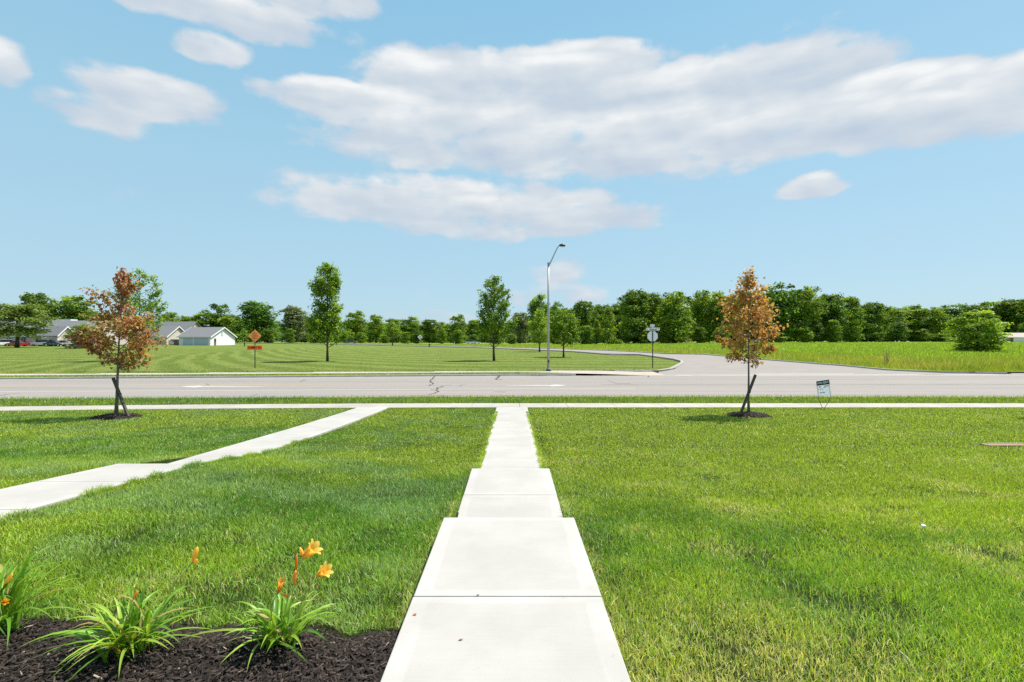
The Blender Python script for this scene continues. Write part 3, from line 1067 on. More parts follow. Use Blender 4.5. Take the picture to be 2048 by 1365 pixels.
rs = np.random.default_rng(101)
bins = [(1.6, 2.5, 10500, 1.0, 2), (2.5, 4.0, 10500, 1.0, 2), (4.0, 6.0, 7000, 1.15, 2), (6.0, 8.0, 4200, 1.4, 1), (8.0, 10.0, 2600, 1.8, 1),
        (10.0, 13.0, 1500, 2.2, 1), (13.0, 16.0, 1000, 2.8, 1), (16.0, 18.5, 800, 3.2, 1)]
for (y0, y1, rho, ws, seg) in bins:
    xm = y1 * 1.02 + 1.6
    n = int(rho * (y1 - y0) * 2 * xm)
    x = rs.uniform(-xm, xm, n); y = rs.uniform(y0, y1, n)
    ok = lawn_ok(x, y)
    bald = fbm(x, y, 2.6, 77, 2)
    ok &= rs.uniform(0, 1, n) < np.clip(0.40 + (bald - 0.25) * 2.2 + np.clip(y - 4, 0, 4) * 0.12, 0.3, 1)
    x, y = x[ok], y[ok]; n = len(x)
    hh = rs.uniform(0.018, 0.046, n) * (0.75 + 0.6 * fbm(x, y, 1.1, 5, 2))
    hh *= np.where(np.abs(np.abs(x - xc(y)) - 0.6) < 0.12, 0.8, 1)
    # the lawn left of the far walk grows over its edge
    w = rs.uniform(0.0028, 0.0056, n) * ws
    lean = rs.uniform(0.0, 1.0, n) ** 0.75 * 1.02
    add_bl(blades(x, y, lawn_z(x, y) - 0.03, hh + 0.012, w, lean, grass_cols(x, y, rs), seg, rs=rs))
# ragged tufts leaning over the walk edges
for (xe_f, ya, yb, side, rho) in ((lambda y: xc(y) - 0.475, 7.3, 17.0, -1, 620), (lambda y: xc(y) + 0.475, 7.3, 17.0, 1, 620),
                                 (lambda y: np.full_like(y, LW1 - 0.02), 2.3, 11, 1, 900), (lambda y: xc(y) + 0.58, 1.6, 7.2, 1, 160), (lambda y: xc(y) - 0.58, 3.0, 7.2, -1, 160)):
    n = int((yb - ya) * rho)
    y = rs.uniform(ya, yb, n); x = xe_f(y) + side * np.abs(rs.normal(0, 0.035, n))
    big = smooth01((vnoise(x * 0, y, 5.0, 9) - 0.3) / 0.5)
    add_bl(blades(x, y, lawn_z(x, y) - 0.02, rs.uniform(0.05, 0.10, n) * (0.6 + 0.7 * big), rs.uniform(0.004, 0.008, n), rs.uniform(0.3, 0.95, n), grass_cols(x, y, rs), 2, rs=rs))
grass = link('grass', np_mesh('grass', np.concatenate(VS), np.concatenate(TS), np.concatenate(CS)), M_GRASS)
tag(grass, kind='stuff')

# verge grass + ragged edge towards the road
VS, TS, CS = [], [], []; nv = 0
xm = 27
n = 52000
x = rs.uniform(-xm, xm, n); t = rs.uniform(0, 1, n)
y = side_far(x) + 0.03 + t * (near_edge(x) - 0.05 - side_far(x) + 0.10 * (vnoise(x, x * 0, 1.3, 2) - 0.4))
c = grass_cols(x, y, rs) * np.array([0.80, 0.85, 0.9])
add_bl(blades(x, y, np.full(n, -0.93), rs.uniform(0.06, 0.15, n), rs.uniform(0.012, 0.022, n), rs.uniform(0.1, 0.8, n), c, 1, rs=rs))
n = 16000      # far verge strip
x = rs.uniform(-45, 4.2, n); y = far_edge(x) + 0.18 + rs.uniform(0, 1.6, n) * np.where(x < 1, 1, np.clip(1 - (x - 1) / 3, 0.05, 1))
add_bl(blades(x, y, np.full(n, Z_KERB - 0.02), rs.uniform(0.06, 0.13, n), rs.uniform(0.02, 0.035, n), rs.uniform(0.1, 0.8, n), grass_cols(x, y, rs), 1, rs=rs))
vg = link('verge_grass', np_mesh('verge_grass', np.concatenate(VS), np.concatenate(TS), np.concatenate(CS)), M_GRASS)
tag(vg, kind='stuff')

# mown far lawn: short tufts in the mowing stripes, shaggier rim along the pavement
VS, TS, CS = [], [], []; nv = 0
n = 90000
y = 38 + (rs.uniform(0, 1, n) ** 1.7) * 75
x = rs.uniform(-1, 1, n) * (y * 1.06 + 3)
ok = np.where(y < 75, x < street_left(y) - 0.34, street_side(x, y) < -HW - 0.35) & (y > far_edge(x) + 4.08)
x, y = x[ok], y[ok]; n = len(x)
xm_ = np.clip(x, -50, 0)
st = np.sin((y - 0.022 * xm_ ** 2 + 0.05 * x + 2.0 * fbm(x, y, 0.09, 8, 2)) * 2 * np.pi / 5.4)
br_ = np.array([0.250, 0.300, 0.060]); dk = np.array([0.135, 0.195, 0.030]); dry_ = np.array([0.30, 0.26, 0.085])
s = smooth01((st + 0.6) / 1.3)[:, None]
c = dk * (1 - s) + br_ * s
pw = smooth01((fbm(x, y, 0.12, 33, 3) - 0.48) / 0.25)[:, None] * 0.5
c = c * (1 - pw) + dry_ * pw
c *= rs.uniform(0.7, 1.3, n)[:, None]
rim = (y < far_edge(x) + 4.7)
hh = np.where(rim, rs.uniform(0.05, 0.14, n), rs.uniform(0.03, 0.07, n))
c = np.where(rim[:, None], c * np.array([0.75, 0.72, 0.8]), c)
add_bl(blades(x, y, far_z(x, y) - 0.01, hh, 0.05 + 0.0012 * (y - 38), rs.uniform(0.2, 0.9, n), c, 1, rs=rs))
flg = link('far_lawn_grass', np_mesh('far_lawn_grass', np.concatenate(VS), np.concatenate(TS), np.concatenate(CS)), M_GRASS)
tag(flg, kind='stuff')

# tall weeds along the street and road edge, crop rows behind them
VS, TS, CS = [], [], []; nv = 0
n = 330000
y = 37.6 + rs.uniform(0, 1, n) ** 1.8 * 165
x = rs.uniform(-110, 1.12 * 200, n)
x = np.where(x > y * 1.12, rs.uniform(0, 1, n) * y * 1.12, x)
ss = street_side(x, y)
rd = y - (far_edge(x) + 1.45)
dist = np.minimum(np.where(y < 75, x - street_right(y) - 0.4, np.where(ss > 0, ss - HW - 0.35, -1)), rd)
weed = (dist > 0.0) & (dist < 13 + 5 * fbm(x, y, 0.05, 3, 2))
keepp = weed | ((dist >= 13) & (rs.uniform(0, 1, n) < 0.45))
keepp &= (dist > 0.0)
x, y, dist, weed = x[keepp], y[keepp], dist[keepp], weed[keepp]; n = len(x)
lump = fbm(x, y, 0.35, 6, 3)
hh = np.where(weed, rs.uniform(0.18, 0.85, n) * (0.35 + 1.1 * lump) * smooth01((dist + 0.5) / 2.5), rs.uniform(0.2, 0.45, n))
wd = np.where(weed, rs.uniform(0.02, 0.06, n), rs.uniform(0.08, 0.18, n)) * (1 + 0.006 * (y - 38))
ga = np.array([0.17, 0.27, 0.030]); gb = np.array([0.38, 0.42, 0.055]); gc = np.array([0.52, 0.46, 0.14]); gd = np.array([0.30, 0.43, 0.045])
u = smooth01((fbm(x, y, 0.5, 14, 3) + rs.uniform(-.3, .3, n) - 0.2) / 0.6)[:, None]
c = ga * (1 - u) + gb * u
tan_ = ((rs.uniform(0, 1, n) < 0.14 + 0.5 * smooth01((fbm(x, y, 0.22, 19, 2) - 0.52) / .2)) & (dist > 2.0))[:, None]
c = np.where(tan_ & weed[:, None], gc * rs.uniform(0.6, 1.1, n)[:, None], c)
row = smooth01((np.sin((x * 0.92 + y * 0.39) * 2 * np.pi / 1.5) + 0.6) / 1.4)[:, None]
c = np.where(weed[:, None], c, gd * (0.72 + 0.38 * row))
c *= rs.uniform(0.75, 1.25, n)[:, None]
add_bl(blades(x, y, far_z(x, y) - 0.02, hh, wd, rs.uniform(0.05, 0.7, n), c, 1, rs=rs))
wg = link('meadow_weeds', np_mesh('meadow_weeds', np.concatenate(VS), np.concatenate(TS), np.concatenate(CS)), M_GRASS)
tag(wg, kind='stuff')

# ------------------------------------------------------------------ trees
LEAF6 = np.array([(0, 0), (-.46, .22), (-.30, .52), (0, 1.0), (.30, .52), (.46, .22)])
LEAF_T = np.array([(0, 1, 2), (0, 2, 3), (0, 3, 4), (0, 4, 5)])


def leaves_mesh(name, P, D, N, L, C, shape=6):
    """leaf at P pointing along D with face normal about N, length L, colour C"""
    n = len(P)
    D = D / np.linalg.norm(D, axis=1, keepdims=True)
    S = np.cross(D, N); S /= np.linalg.norm(S, axis=1, keepdims=True) + 1e-9
    Nn = np.cross(S, D)
    if shape == 6:
        K = LEAF6; TT = LEAF_T; fold = np.array([0, .13, .10, -.12, .10, .13])
    else:
        K = np.array([(0, 0), (-.42, .45), (0, 1.0), (.42, .55)]); TT = np.array([(0, 1, 2), (0, 2, 3)]); fold = np.array([0, .16, -.05, .12])
    k = len(K)
    V = P[:, None, :] + L[:, None, None] * (S[:, None, :] * K[None, :, 0, None] + D[:, None, :] * K[None, :, 1, None] + Nn[:, None, :] * fold[None, :, None])
    T = (np.arange(n) * k)[:, None, None] + TT[None]
    return np_mesh(name, V.reshape(-1, 3), T.reshape(-1, 3), np.repeat(C, k, 0))


def branchy_tree(seed, H, cb, prof, nprim, leaf, nleaf, cols, trunk_r, rise=(0.5, 1.2), extra=(), spread=0.11, droop=0.6, lean=(0, 0), sub=3, smooth_trunk=8, gap=0.0):
    """returns (trunk MB, leaf arrays): limbs climb off a tapered stem, leaves sit along the outer limbs"""
    r_ = np.random.default_rng(seed)
    ph, pr = [p[0] for p in prof], [p[1] for p in prof]
    mb = MB()
    npt = 9
    wob = r_.normal(0, 0.012 * H / 4, (npt, 2)).cumsum(0); wob[0] = 0
    stem = [Vector((wob[i, 0] * .6 + lean[0] * (i / (npt - 1)) ** 1.3, wob[i, 1] * .6 + lean[1] * (i / (npt - 1)) ** 1.3, H * 0.97 * i / (npt - 1))) for i in range(npt)]
    rad = [trunk_r * (1.22 if i == 0 else (1 - 0.93 * (i / (npt - 1)) ** 0.8)) for i in range(npt)]
    mb.tube(stem, rad, smooth_trunk)

    def stem_at(h):
        t = min(max(h / (H * .97), 0), 1) * (npt - 1); i = min(int(t), npt - 2)
        return stem[i].lerp(stem[i + 1], t - i)
    segs = []      # (points, weight)
    for i in range(nprim):
        f = (i + 0.5) / nprim
        ha = cb * 0.92 + (H * 0.93 - cb * 0.92) * f ** 1.15
        a = i * 2.399 + r_.uniform(-.35, .35)
        k = r_.uniform(0.72, 1.06)
        ht = ha
        for _ in range(4):
            rr = np.interp(ht, ph, pr) * k
            ht = min(ha + rr * r_.uniform(*rise), H * 0.99)
        rr = np.interp(ht, ph, pr) * k
        p0 = stem_at(ha)
        tip = Vector((p0.x + math.cos(a) * rr, p0.y + math.sin(a) * rr, ht))
        pts = []
        for q in range(5):
            t = q / 4
            b = p0.lerp(tip, t); b.z += (-0.10 * rr) * math.sin(math.pi * t) ; b.x += r_.normal(0, .02) * rr; b.y += r_.normal(0, .02) * rr
            pts.append(b)
        br = max(trunk_r * 0.34 * (1 - 0.55 * f), 0.006)
        mb.tube(pts, [br, br * .8, br * .6, br * .42, br * .2], 5, False)
        segs.append((pts, 0.30, rr + 0.15))
        for s_ in range(sub):
            t = r_.uniform(0.35, 0.92); q = int(t * 4)
            b = pts[q].lerp(pts[min(q + 1, 4)], t * 4 - q)
            d = (tip - p0).normalized() + Vector(r_.normal(0, 0.55, 3)) + Vector((0, 0, 0.25))
            ln = rr * r_.uniform(0.28, 0.52)
            e = b + d.normalized() * ln
            mid = b.lerp(e, .5) + Vector(r_.normal(0, .04, 3)) * ln
            mb.tube([b, mid, e], [br * .42, br * .3, br * .12], 4, False)
            segs.append(([b, b.lerp(mid, .5), mid, mid.lerp(e, .5), e], 0.1, ln * 1.2))
    for (hs, az_, ln, up) in extra:
        p0 = stem_at(hs)
        e = p0 + Vector((math.cos(az_) * ln, math.sin(az_) * ln, up))
        pts = [p0.lerp(e, t / 4) + Vector((0, 0, -0.08 * ln * math.sin(math.pi * t / 4))) for t in range(5)]
        br = trunk_r * .3
        mb.tube(pts, [br, br * .8, br * .6, br * .4, br * .2], 5, False)
        segs.append((pts, 0.35, (e - p0).length * 1.4))
    top = [stem_at(H * t) for t in (0.80, 0.86, 0.91, 0.95, 0.985)]
    segs.append((top, 0.1, H * 0.16))
    W = np.array([s[2] for s in segs]); W = W / W.sum()
    cnt = r_.multinomial(nleaf, W)
    P, D = [], []
    for (pts, t0, _), c in zip(segs, cnt):
        if c == 0: continue
        t = t0 + (1 - t0) * r_.beta(1.6, 1.0, c)
        tq = t * 4; q = np.clip(tq.astype(int), 0, 3); fr = (tq - q)[:, None]
        A = np.array([tuple(p) for p in pts])
        b = A[q] * (1 - fr) + A[q + 1] * fr
        out = b - np.array([pts[0].x, pts[0].y, 0]); out[:, 2] = 0
        sd = spread * (0.75 + 0.5 * r_.uniform(0, 1, c))[:, None]
        P.append(b + r_.normal(0, 1, (c, 3)) * sd * np.array([1, 1, 0.72]))
        dd = r_.normal(0, 0.6, (c, 3)) + out / (np.linalg.norm(out, axis=1, keepdims=True) + .1) * 0.5
        dd[:, 2] -= droop
        D.append(dd)
    P = np.concatenate(P); D = np.concatenate(D); n = len(P)
    N = r_.normal(0, 0.42, (n, 3)); N[:, 2] += 1.0
    L = leaf * r_.uniform(0.6, 1.3, n)
    cols = np.array(cols)
    cl_ = vnoise(P[:, 0] * 1.0 + P[:, 2] * .7, P[:, 1] + P[:, 2] * .6, 2.6 / max(H / 4.5, 1), seed)
    idx = np.clip(((cl_ * 0.7 + r_.uniform(0, 1, n) * 0.45 - 0.08) * len(cols)).astype(int), 0, len(cols) - 1)
    C = cols[idx] * r_.uniform(0.7, 1.3, n)[:, None]
    return mb, (P, D, N, L, C)


def plant_tree(name, label, cat, loc, mb, lv, bark, leafmat, group=None, shape=6):
    o = thing(name, label, cat, loc, group=group)
    mb.build('trunk', bark, o, smooth=True, fix=False)
    link('crown', leaves_mesh('crown', *lv, shape=shape), leafmat, o)
    return o


COPPER = [tuple(v * 1.15 for v in c) for c in [(0.20, 0.065, 0.045), (0.29, 0.115, 0.058), (0.38, 0.19, 0.075), (0.32, 0.235, 0.065), (0.42, 0.27, 0.11), (0.24, 0.28, 0.065), (0.50, 0.27, 0.20)]]
COPPER_R = [tuple(v * 1.1 for v in c) for c in [(0.26, 0.115, 0.052), (0.37, 0.195, 0.070), (0.47, 0.27, 0.095), (0.41, 0.30, 0.08), (0.52, 0.36, 0.13), (0.33, 0.31, 0.075), (0.58, 0.36, 0.23)]]

# left copper maple: low wide crown, a crooked leader and one long arm up to the left
mb, lv = branchy_tree(11, 4.62, 1.55, [(1.4, 0.3), (1.9, 0.74), (2.4, 0.98), (2.85, 0.94), (3.1, 0.58), (3.3, 0.18), (3.75, 0.08), (4.62, 0.12)], 38, 0.096, 3100,
                      COPPER, 0.050, (0.25, 0.75), extra=((2.5, math.pi * 1.02, 0.86, 1.40), (2.6, math.pi * .97, 0.50, 1.2), (3.5, 0.2, 0.30, 0.55), (3.7, 0.1, 0.36, 0.35), (3.5, 2.6, 0.10, 0.85), (1.5, -0.1, 1.0, 0.30), (1.7, 0.25, 0.9, 0.95), (1.7, 2.9, 0.9, 1.0), (2.0, 0.0, 0.95, 1.1)), spread=0.085, lean=(0.20, 0.0))
plant_tree('copper_maple', 'copper leaved maple sapling with a crooked top on the left lawn', 'tree',
           (MAPLE_L[0], MAPLE_L[1], float(lawn_z(*MAPLE_L))), mb, lv, M_BARK, M_REDLEAF, 'young copper maples')
mb, lv = branchy_tree(5, 4.60, 1.75, [(1.5, 0.2), (1.9, 0.54), (2.4, 0.93), (2.75, 0.98), (3.2, 0.78), (3.6, 0.62), (3.9, 0.44), (4.15, 0.2), (4.6, 0.15)], 42, 0.094, 3300,
                      COPPER_R, 0.042, (0.25, 0.7), extra=((3.7, 2.9, 0.26, 0.62), (3.9, 0.6, 0.10, 0.65)), spread=0.082, lean=(-0.02, 0.0))
mr = plant_tree('copper_maple', 'copper leaved maple sapling with an egg shaped crown near the for rent sign', 'tree',
                (MAPLE_R[0], MAPLE_R[1], float(lawn_z(*MAPLE_R))), mb, lv, M_BARK, M_REDLEAF, 'young copper maples')
dup(mr, (MAPLE_X[0], MAPLE_X[1], float(lawn_z(*MAPLE_X))), 2.0, None, 'copper leaved maple sapling beyond the right frame edge throwing a shadow on the lawn')

GREENS = [tuple(v * 1.14 for v in c) for c in [(0.060, 0.120, 0.014), (0.100, 0.185, 0.018), (0.150, 0.255, 0.024), (0.215, 0.335, 0.032), (0.30, 0.41, 0.05)]]
GREEN_Y = [tuple(v * 1.14 for v in c) for c in [(0.085, 0.155, 0.018), (0.145, 0.245, 0.024), (0.21, 0.325, 0.03), (0.29, 0.41, 0.042), (0.36, 0.46, 0.06)]]
GREEN_D = [tuple(v * 1.14 for v in c) for c in [(0.044, 0.092, 0.015), (0.066, 0.135, 0.018), (0.095, 0.185, 0.022), (0.145, 0.255, 0.030), (0.21, 0.33, 0.04)]]


def street_tree(px, base_py, top_py, prof_px, seed, cols, label, nprim=34, nleaf=3600, leaf=0.21, spread=0.22, cb_py=None, trunk_px=5.0, rise=(0.7, 1.5), name='street_tree', extra=(), sub=3):
    x, d = on_ground(px, base_py)
    k = d / F
    H = (base_py - top_py) * k
    prof = [((base_py - py) * k, w * k) for py, w in prof_px]
    cb = (base_py - cb_py) * k
    mb, lv = branchy_tree(seed, H, cb, prof, nprim, leaf, nleaf, cols, trunk_px * k * .5, rise, spread=spread, droop=0.35, sub=sub, smooth_trunk=7,
                          extra=[((base_py - a) * k, b, c * k, e * k) for a, b, c, e in extra])
    return plant_tree(name, label, 'tree', (x, d, float(far_z(x, d)) - 0.03), mb, lv, M_DBARK, M_LEAF, 'young green trees on the far lawn', 4)


street_tree(655, 723, 522, [(705, 12), (690, 36), (668, 42), (645, 40), (622, 26), (604, 20), (588, 27), (568, 31), (548, 24), (532, 14), (522, 5)], 21, GREENS,
            'tall narrow waisted green tree right of the orange sign on the far lawn', 52, 9500, 0.22, 0.20, 694, rise=(0.9, 2.0))
street_tree(988, 722, 550, [(705, 10), (690, 26), (668, 38), (640, 38), (610, 34), (585, 26), (568, 20), (552, 6)], 22, GREENS,
            'green egg shaped tree left of the lamp post on the far lawn', 48, 7800, 0.20, 0.18, 696, rise=(0.9, 1.8))
street_tree(279, 722, 538, [(700, 12), (680, 30), (650, 44), (610, 46), (580, 44), (556, 32), (540, 12)], 23, GREENS,
            'open crowned green tree rising behind the left copper maple', 32, 4200, 0.22, 0.17, 690, 5.5, (0.7, 1.3))
street_tree(1127, 715, 620, [(704, 6), (690, 24), (665, 29), (640, 24), (626, 12)], 24, GREENS, 'rounded green tree just right of the lamp post', 34, 4600, 0.23, 0.24, 694, 4)
street_tree(1079, 704, 618, [(694, 5), (682, 18), (660, 22), (640, 18), (624, 8)], 25, GREEN_Y, 'small green tree just left of the lamp post', 30, 3600, 0.24, 0.24, 688, 3.5)
street_tree(785, 691.6, 645, [(686, 4), (678, 13), (665, 15), (652, 10), (645, 4)], 26, GREENS, 'far small green tree left of the white diamond sign', 26, 1500, 0.36, 0.32, 682, 2.6)
street_tree(489, 693, 658, [(690, 3), (684, 6), (672, 8), (664, 6), (658, 2)], 27, GREENS, 'tiny young tree left of the orange diamond sign', 16, 500, 0.30, 0.2, 684, 2.2, name='young_tree')


# --- big trees of the woods: clumped crowns, a few prototypes, one object each
def big_crown(seed, n_cl=122, per=66, shape='round', cols=GREEN_D, card=0.56, low=0.03, lobe=0.45):
    """crown of leafy clumps, 12 m wide and 18 m tall before scaling"""
    r_ = np.random.default_rng(seed)
    P, D, N, L, C = [], [], [], [], []
    cols = np.array(cols)
    ga_ = r_.uniform(0, 6.28, 4)
    lobes = []
    for i in range(n_cl):
        u = r_.permutation(n_cl)[0] / n_cl if i > 0 else 0.5; a = i * 2.399 + r_.uniform(-.5, .5)
        h = low + (0.97 - low) * u ** 0.9
        if shape == 'round': env = math.sqrt(max(0.03, 1 - ((h - 0.50) / 0.56) ** 2))
        elif shape == 'cone': env = max(0.14, 1.06 * (1 - h) ** 0.75) * min(1, (h - low + 0.14) / 0.18)
        elif shape == 'vase': env = (0.62 + 0.42 * math.sin(min(1, h / 0.68) * math.pi / 2)) * math.sqrt(max(0.02, 1 - max(0, (h - 0.58) / 0.43) ** 2))
        else: env = 0.88 * math.sqrt(max(0.05, 1 - ((h - 0.46) / 0.58) ** 2))
        env *= 0.90 + 0.13 * math.sin(2 * a + ga_[0] + 3 * h) + 0.12 * math.sin(3 * a + ga_[1] - 4 * h) + 0.08 * math.sin(5 * a + ga_[2] + 7 * h)
        cr_ = r_.uniform(1.05, 2.1) * (1.0 if h < 0.82 else 0.72)
        rr = max(0, env * 5.9 - cr_ * 0.55) * (r_.uniform(0, 1) ** 0.30)
        c = np.array([math.cos(a) * rr, math.sin(a) * rr, h * 17.2])
        if len(lobes) < 14 or r_.uniform() < 0.35:
            lobes.append(c)
        elif h > 0.15:
            q = lobes[r_.integers(len(lobes))]
            c = c * (1 - lobe) + q * lobe
            cr_ *= 0.85
        v = r_.normal(0, 1, (per, 3)); v /= np.linalg.norm(v, axis=1, keepdims=True)
        v[:, 2] = np.where(v[:, 2] < -0.35, -v[:, 2], v[:, 2])
        rad = cr_ * (r_.uniform(0.45, 1.08, per) + 0.55 * (r_.uniform(0, 1, per) < 0.10) * r_.uniform(0, 1, per))[:, None]
        P.append(c + v * rad * np.array([1.0, 1.0, 0.92]))
        N.append(v + 0.4 * np.array([math.cos(a), math.sin(a), 0.6]) + r_.normal(0, 0.5, (per, 3)))
        D.append(r_.normal(0, 1, (per, 3)) + np.array([0, 0, -0.3]))
        L.append(card * r_.uniform(0.5, 1.3, per))
        tone = np.clip(r_.normal(0.47, 0.22), 0, 1)
        idx = np.clip(((tone + r_.normal(0, 0.16, per)) * len(cols)).astype(int), 0, len(cols) - 1)
        C.append(cols[idx] * r_.uniform(0.8, 1.2, per)[:, None])
    return leaves_mesh('crown', *(np.concatenate(q) for q in (P, D, N, L, C)), shape=4)


def big_trunk(seed):
    r_ = random.Random(seed); mb = MB()
    mb.tube([(0, 0, -0.3), (0.05, 0, 2.5), (0.1, 0.05, 6), (0, 0, 11), (0, 0, 15)], [0.42, 0.33, 0.27, 0.16, 0.05], 7)
    for i in range(9):
        a = i * 2.4; z = 3.0 + i * 1.1; ln = r_.uniform(2.5, 4.5)
        e = Vector((math.cos(a) * ln, math.sin(a) * ln, z + ln * .8))
        mb.tube([(0, 0, z), tuple(Vector((0, 0, z)).lerp(e, .5) + Vector((0, 0, -.2))), tuple(e)], [0.13, 0.09, 0.03], 5, False)
    return mb


GREY_G = [(0.085, 0.115, 0.045), (0.13, 0.17, 0.075), (0.19, 0.24, 0.11), (0.26, 0.31, 0.165), (0.34, 0.38, 0.23)]
def tint(cols, k, y=0.0):
    return [(min(1, c[0] * k * (1 + y)), min(1, c[1] * k), c[2] * k) for c in cols]


PROTO = []
for (sd, shp, cols) in ((1, 'round', GREEN_D), (2, 'vase', tint(GREEN_D, 1.15)), (3, 'oval', GREENS), (4, 'cone', tint(GREENS, 1.15, .1)), (5, 'round', tint(GREENS, 1.1, .1)),
                        (6, 'vase', GREENS), (7, 'oval', GREY_G), (8, 'round', GREEN_Y), (9, 'vase', tint(GREEN_D, 0.85)), (10, 'oval', tint(GREEN_Y, 0.9)), (11, 'round', tint(GREEN_D, 1.25, .15)), (12, 'oval', tint(GREEN_D, 1.0, -.1))):
    tm = big_trunk(sd)
    to = tm.build('trunk', M_DBARK, None, smooth=True, fix=False)
    tme = to.data; bpy.data.objects.remove(to)
    PROTO.append((tme, big_crown(sd, shape=shp, cols=cols)))
    PROTO[-1][1].materials.append(M_LEAF)
SWAP = {0: (0, 10, 11), 1: (1, 8, 9), 4: (4, 9, 10), 5: (5, 2, 8)}


def wood_tree(px, top, w, d, proto, label, group, base=None, name='deciduous_tree', rz=None):
    x = at(px, d)
    zb = float(far_z(x, d)) - 0.1 if base is None else base
    zt = EYE + (682.5 - top) / F * d
    wid = w / F * d
    o = thing(name, label, 'tree', (x, d, zb), (px * 0.37) % 6.28 if rz is None else rz, group)
    o.scale = (wid / 10.9, wid / 10.9, (zt - zb) / 16.9)
    proto = SWAP[proto][int(px * 7.3) % 3] if proto in SWAP else proto
    tme, cme = PROTO[proto]
    link('trunk', tme, None, o); link('crown', cme, None, o)
    return o


GL, GM, GR_ = 'trees behind the left houses', 'trees along the far field edge', 'trees of the right hand wood'
LEFT = [
    (75, 590, 78, 205, 0, 'dense rounded tree standing above the roof of the long grey house at the left'),
    (150, 596, 84, 210, 5, 'broad tree rising above the long grey roof, just left of the copper maple'),
    (112, 622, 70, 225, 4, 'low green tree filling the gap between two taller trees over the left roof'),
    (20, 622, 90, 235, 5, 'tree behind the pale leaved tree at the left frame edge'),
    (-40, 610, 100, 230, 0, 'tree half cut by the left frame edge behind the parked cars'),
    (210, 628, 80, 235, 4, 'tree mostly hidden behind the left copper maple'),
    (268, 634, 70, 240, 2, 'tree hidden behind the open crowned green tree at the left'),
    (338, 627, 62, 235, 4, 'green tree behind the gable of the tan house'),
    (372, 634, 56, 240, 7, 'bright green tree behind the left end of the white garage'),
    (402, 630, 54, 235, 2, 'green tree above the roof ridge of the white garage'),
    (437, 609, 66, 240, 1, 'dark taller tree above the chimney end of the white garage'),
    (462, 632, 52, 232, 4, 'green tree just past the right gable of the white garage'),
]
for (px, top, w, d, p, lab) in LEFT:
    wood_tree(px, top, w, d, p, lab, GL)
MID = [
    (512, 605, 92, 225, 0, 'big dark round tree behind the orange road sign'),
    (588, 615, 74, 235, 6, 'grey green feathery tree between the dark round tree and the tall narrow tree'),
    (640, 632, 60, 240, 1, 'dark tree behind the tall narrow waisted tree'),
    (712, 624, 56, 245, 4, 'green tree just right of the tall narrow waisted tree'),
    (752, 632, 52, 250, 1, 'dark tree second right of the tall narrow waisted tree'),
    (786, 640, 48, 262, 2, 'lower green tree behind the far small tree'),
    (822, 636, 52, 268, 5, 'tree directly behind the white diamond sign'),
    (858, 641, 50, 270, 4, 'tree just right of the white diamond sign'),
    (886, 646, 44, 275, 7, 'lower brighter tree midway between the diamond sign and the egg shaped tree'),
    (916, 631, 44, 272, 1, 'taller dark tree left of the egg shaped tree'),
    (948, 642, 46, 285, 2, 'low bluish tree beside the egg shaped tree with parked cars in front'),
    (985, 640, 50, 285, 5, 'tree hidden behind the egg shaped tree left of the lamp post'),
    (1040, 627, 54, 255, 6, 'grey green tree between the egg shaped tree and the lamp post'),
]
for (px, top, w, d, p, lab) in MID:
    wood_tree(px, top, w, d, p, lab, GM)
RIGHT = [
    (1078, 593, 54, 215, 3 + 2, 'tall tree directly behind the small tree left of the lamp post'),
    (1108, 606, 50, 225, 1, 'dark tree directly behind the lamp post'),
    (1164, 605, 60, 215, 0, 'dark round tree right of the rounded tree by the lamp post'),
    (1217, 616, 54, 200, 3, 'lighter cone shaped tree at the left end of the wood'),
    (1268, 584, 84, 210, 0, 'tall dark tree left of the stop sign'),
    (1306, 590, 62, 215, 4, 'bright tall tree behind the stop sign'),
    (1352, 588, 88, 205, 1, 'broad tree just right of the stop sign'),
    (1404, 585, 66, 215, 4, 'tall tree in the wood midway between the stop sign and the right copper maple'),
    (1440, 588, 66, 210, 5, 'tree at the wood edge just left of the right copper maple'),
    (1500, 584, 80, 220, 0, 'tall tree hidden behind the right copper maple'),
    (1558, 572, 94, 212, 1, 'tallest tree of the wood just right of the right copper maple'),
    (1612, 577, 74, 210, 4, 'tall bright tree second right of the right copper maple'),
    (1662, 590, 70, 212, 0, 'dark tree above the for rent sign'),
    (1702, 598, 64, 220, 5, 'tree just right above the for rent sign where the wood begins to dip'),
    (1742, 608, 66, 232, 4, 'tree where the wood line drops to its lower stretch'),
]
for (px, top, w, d, p, lab) in RIGHT:
    wood_tree(px, top, w, d, p, lab, GR_)
LOW = [(1786, 616, 72, 245, 1), (1826, 614, 72, 248, 5), (1866, 617, 70, 245, 4), (1902, 611, 74, 255, 1), (1944, 613, 72, 262, 0), (1986, 607, 74, 262, 5), (2026, 602, 84, 258, 4), (2075, 606, 90, 255, 0)]
LOWLAB = ['first tree of the lower stretch of the wood, right of its dip', 'second tree of the lower stretch of the wood right of its dip',
          'tree midway along the lower stretch of the wood', 'tree behind the left half of the big round bush',
          'tree directly behind the big round bush at the right', 'tree behind the right half of the big round bush',
          'tall tree behind the white shed at the right frame edge', 'tree cut by the right frame edge behind the white shed']
for (px, top, w, d, p), lab in zip(LOW, LOWLAB):
    wood_tree(px, top, w, d, p, lab, GR_)
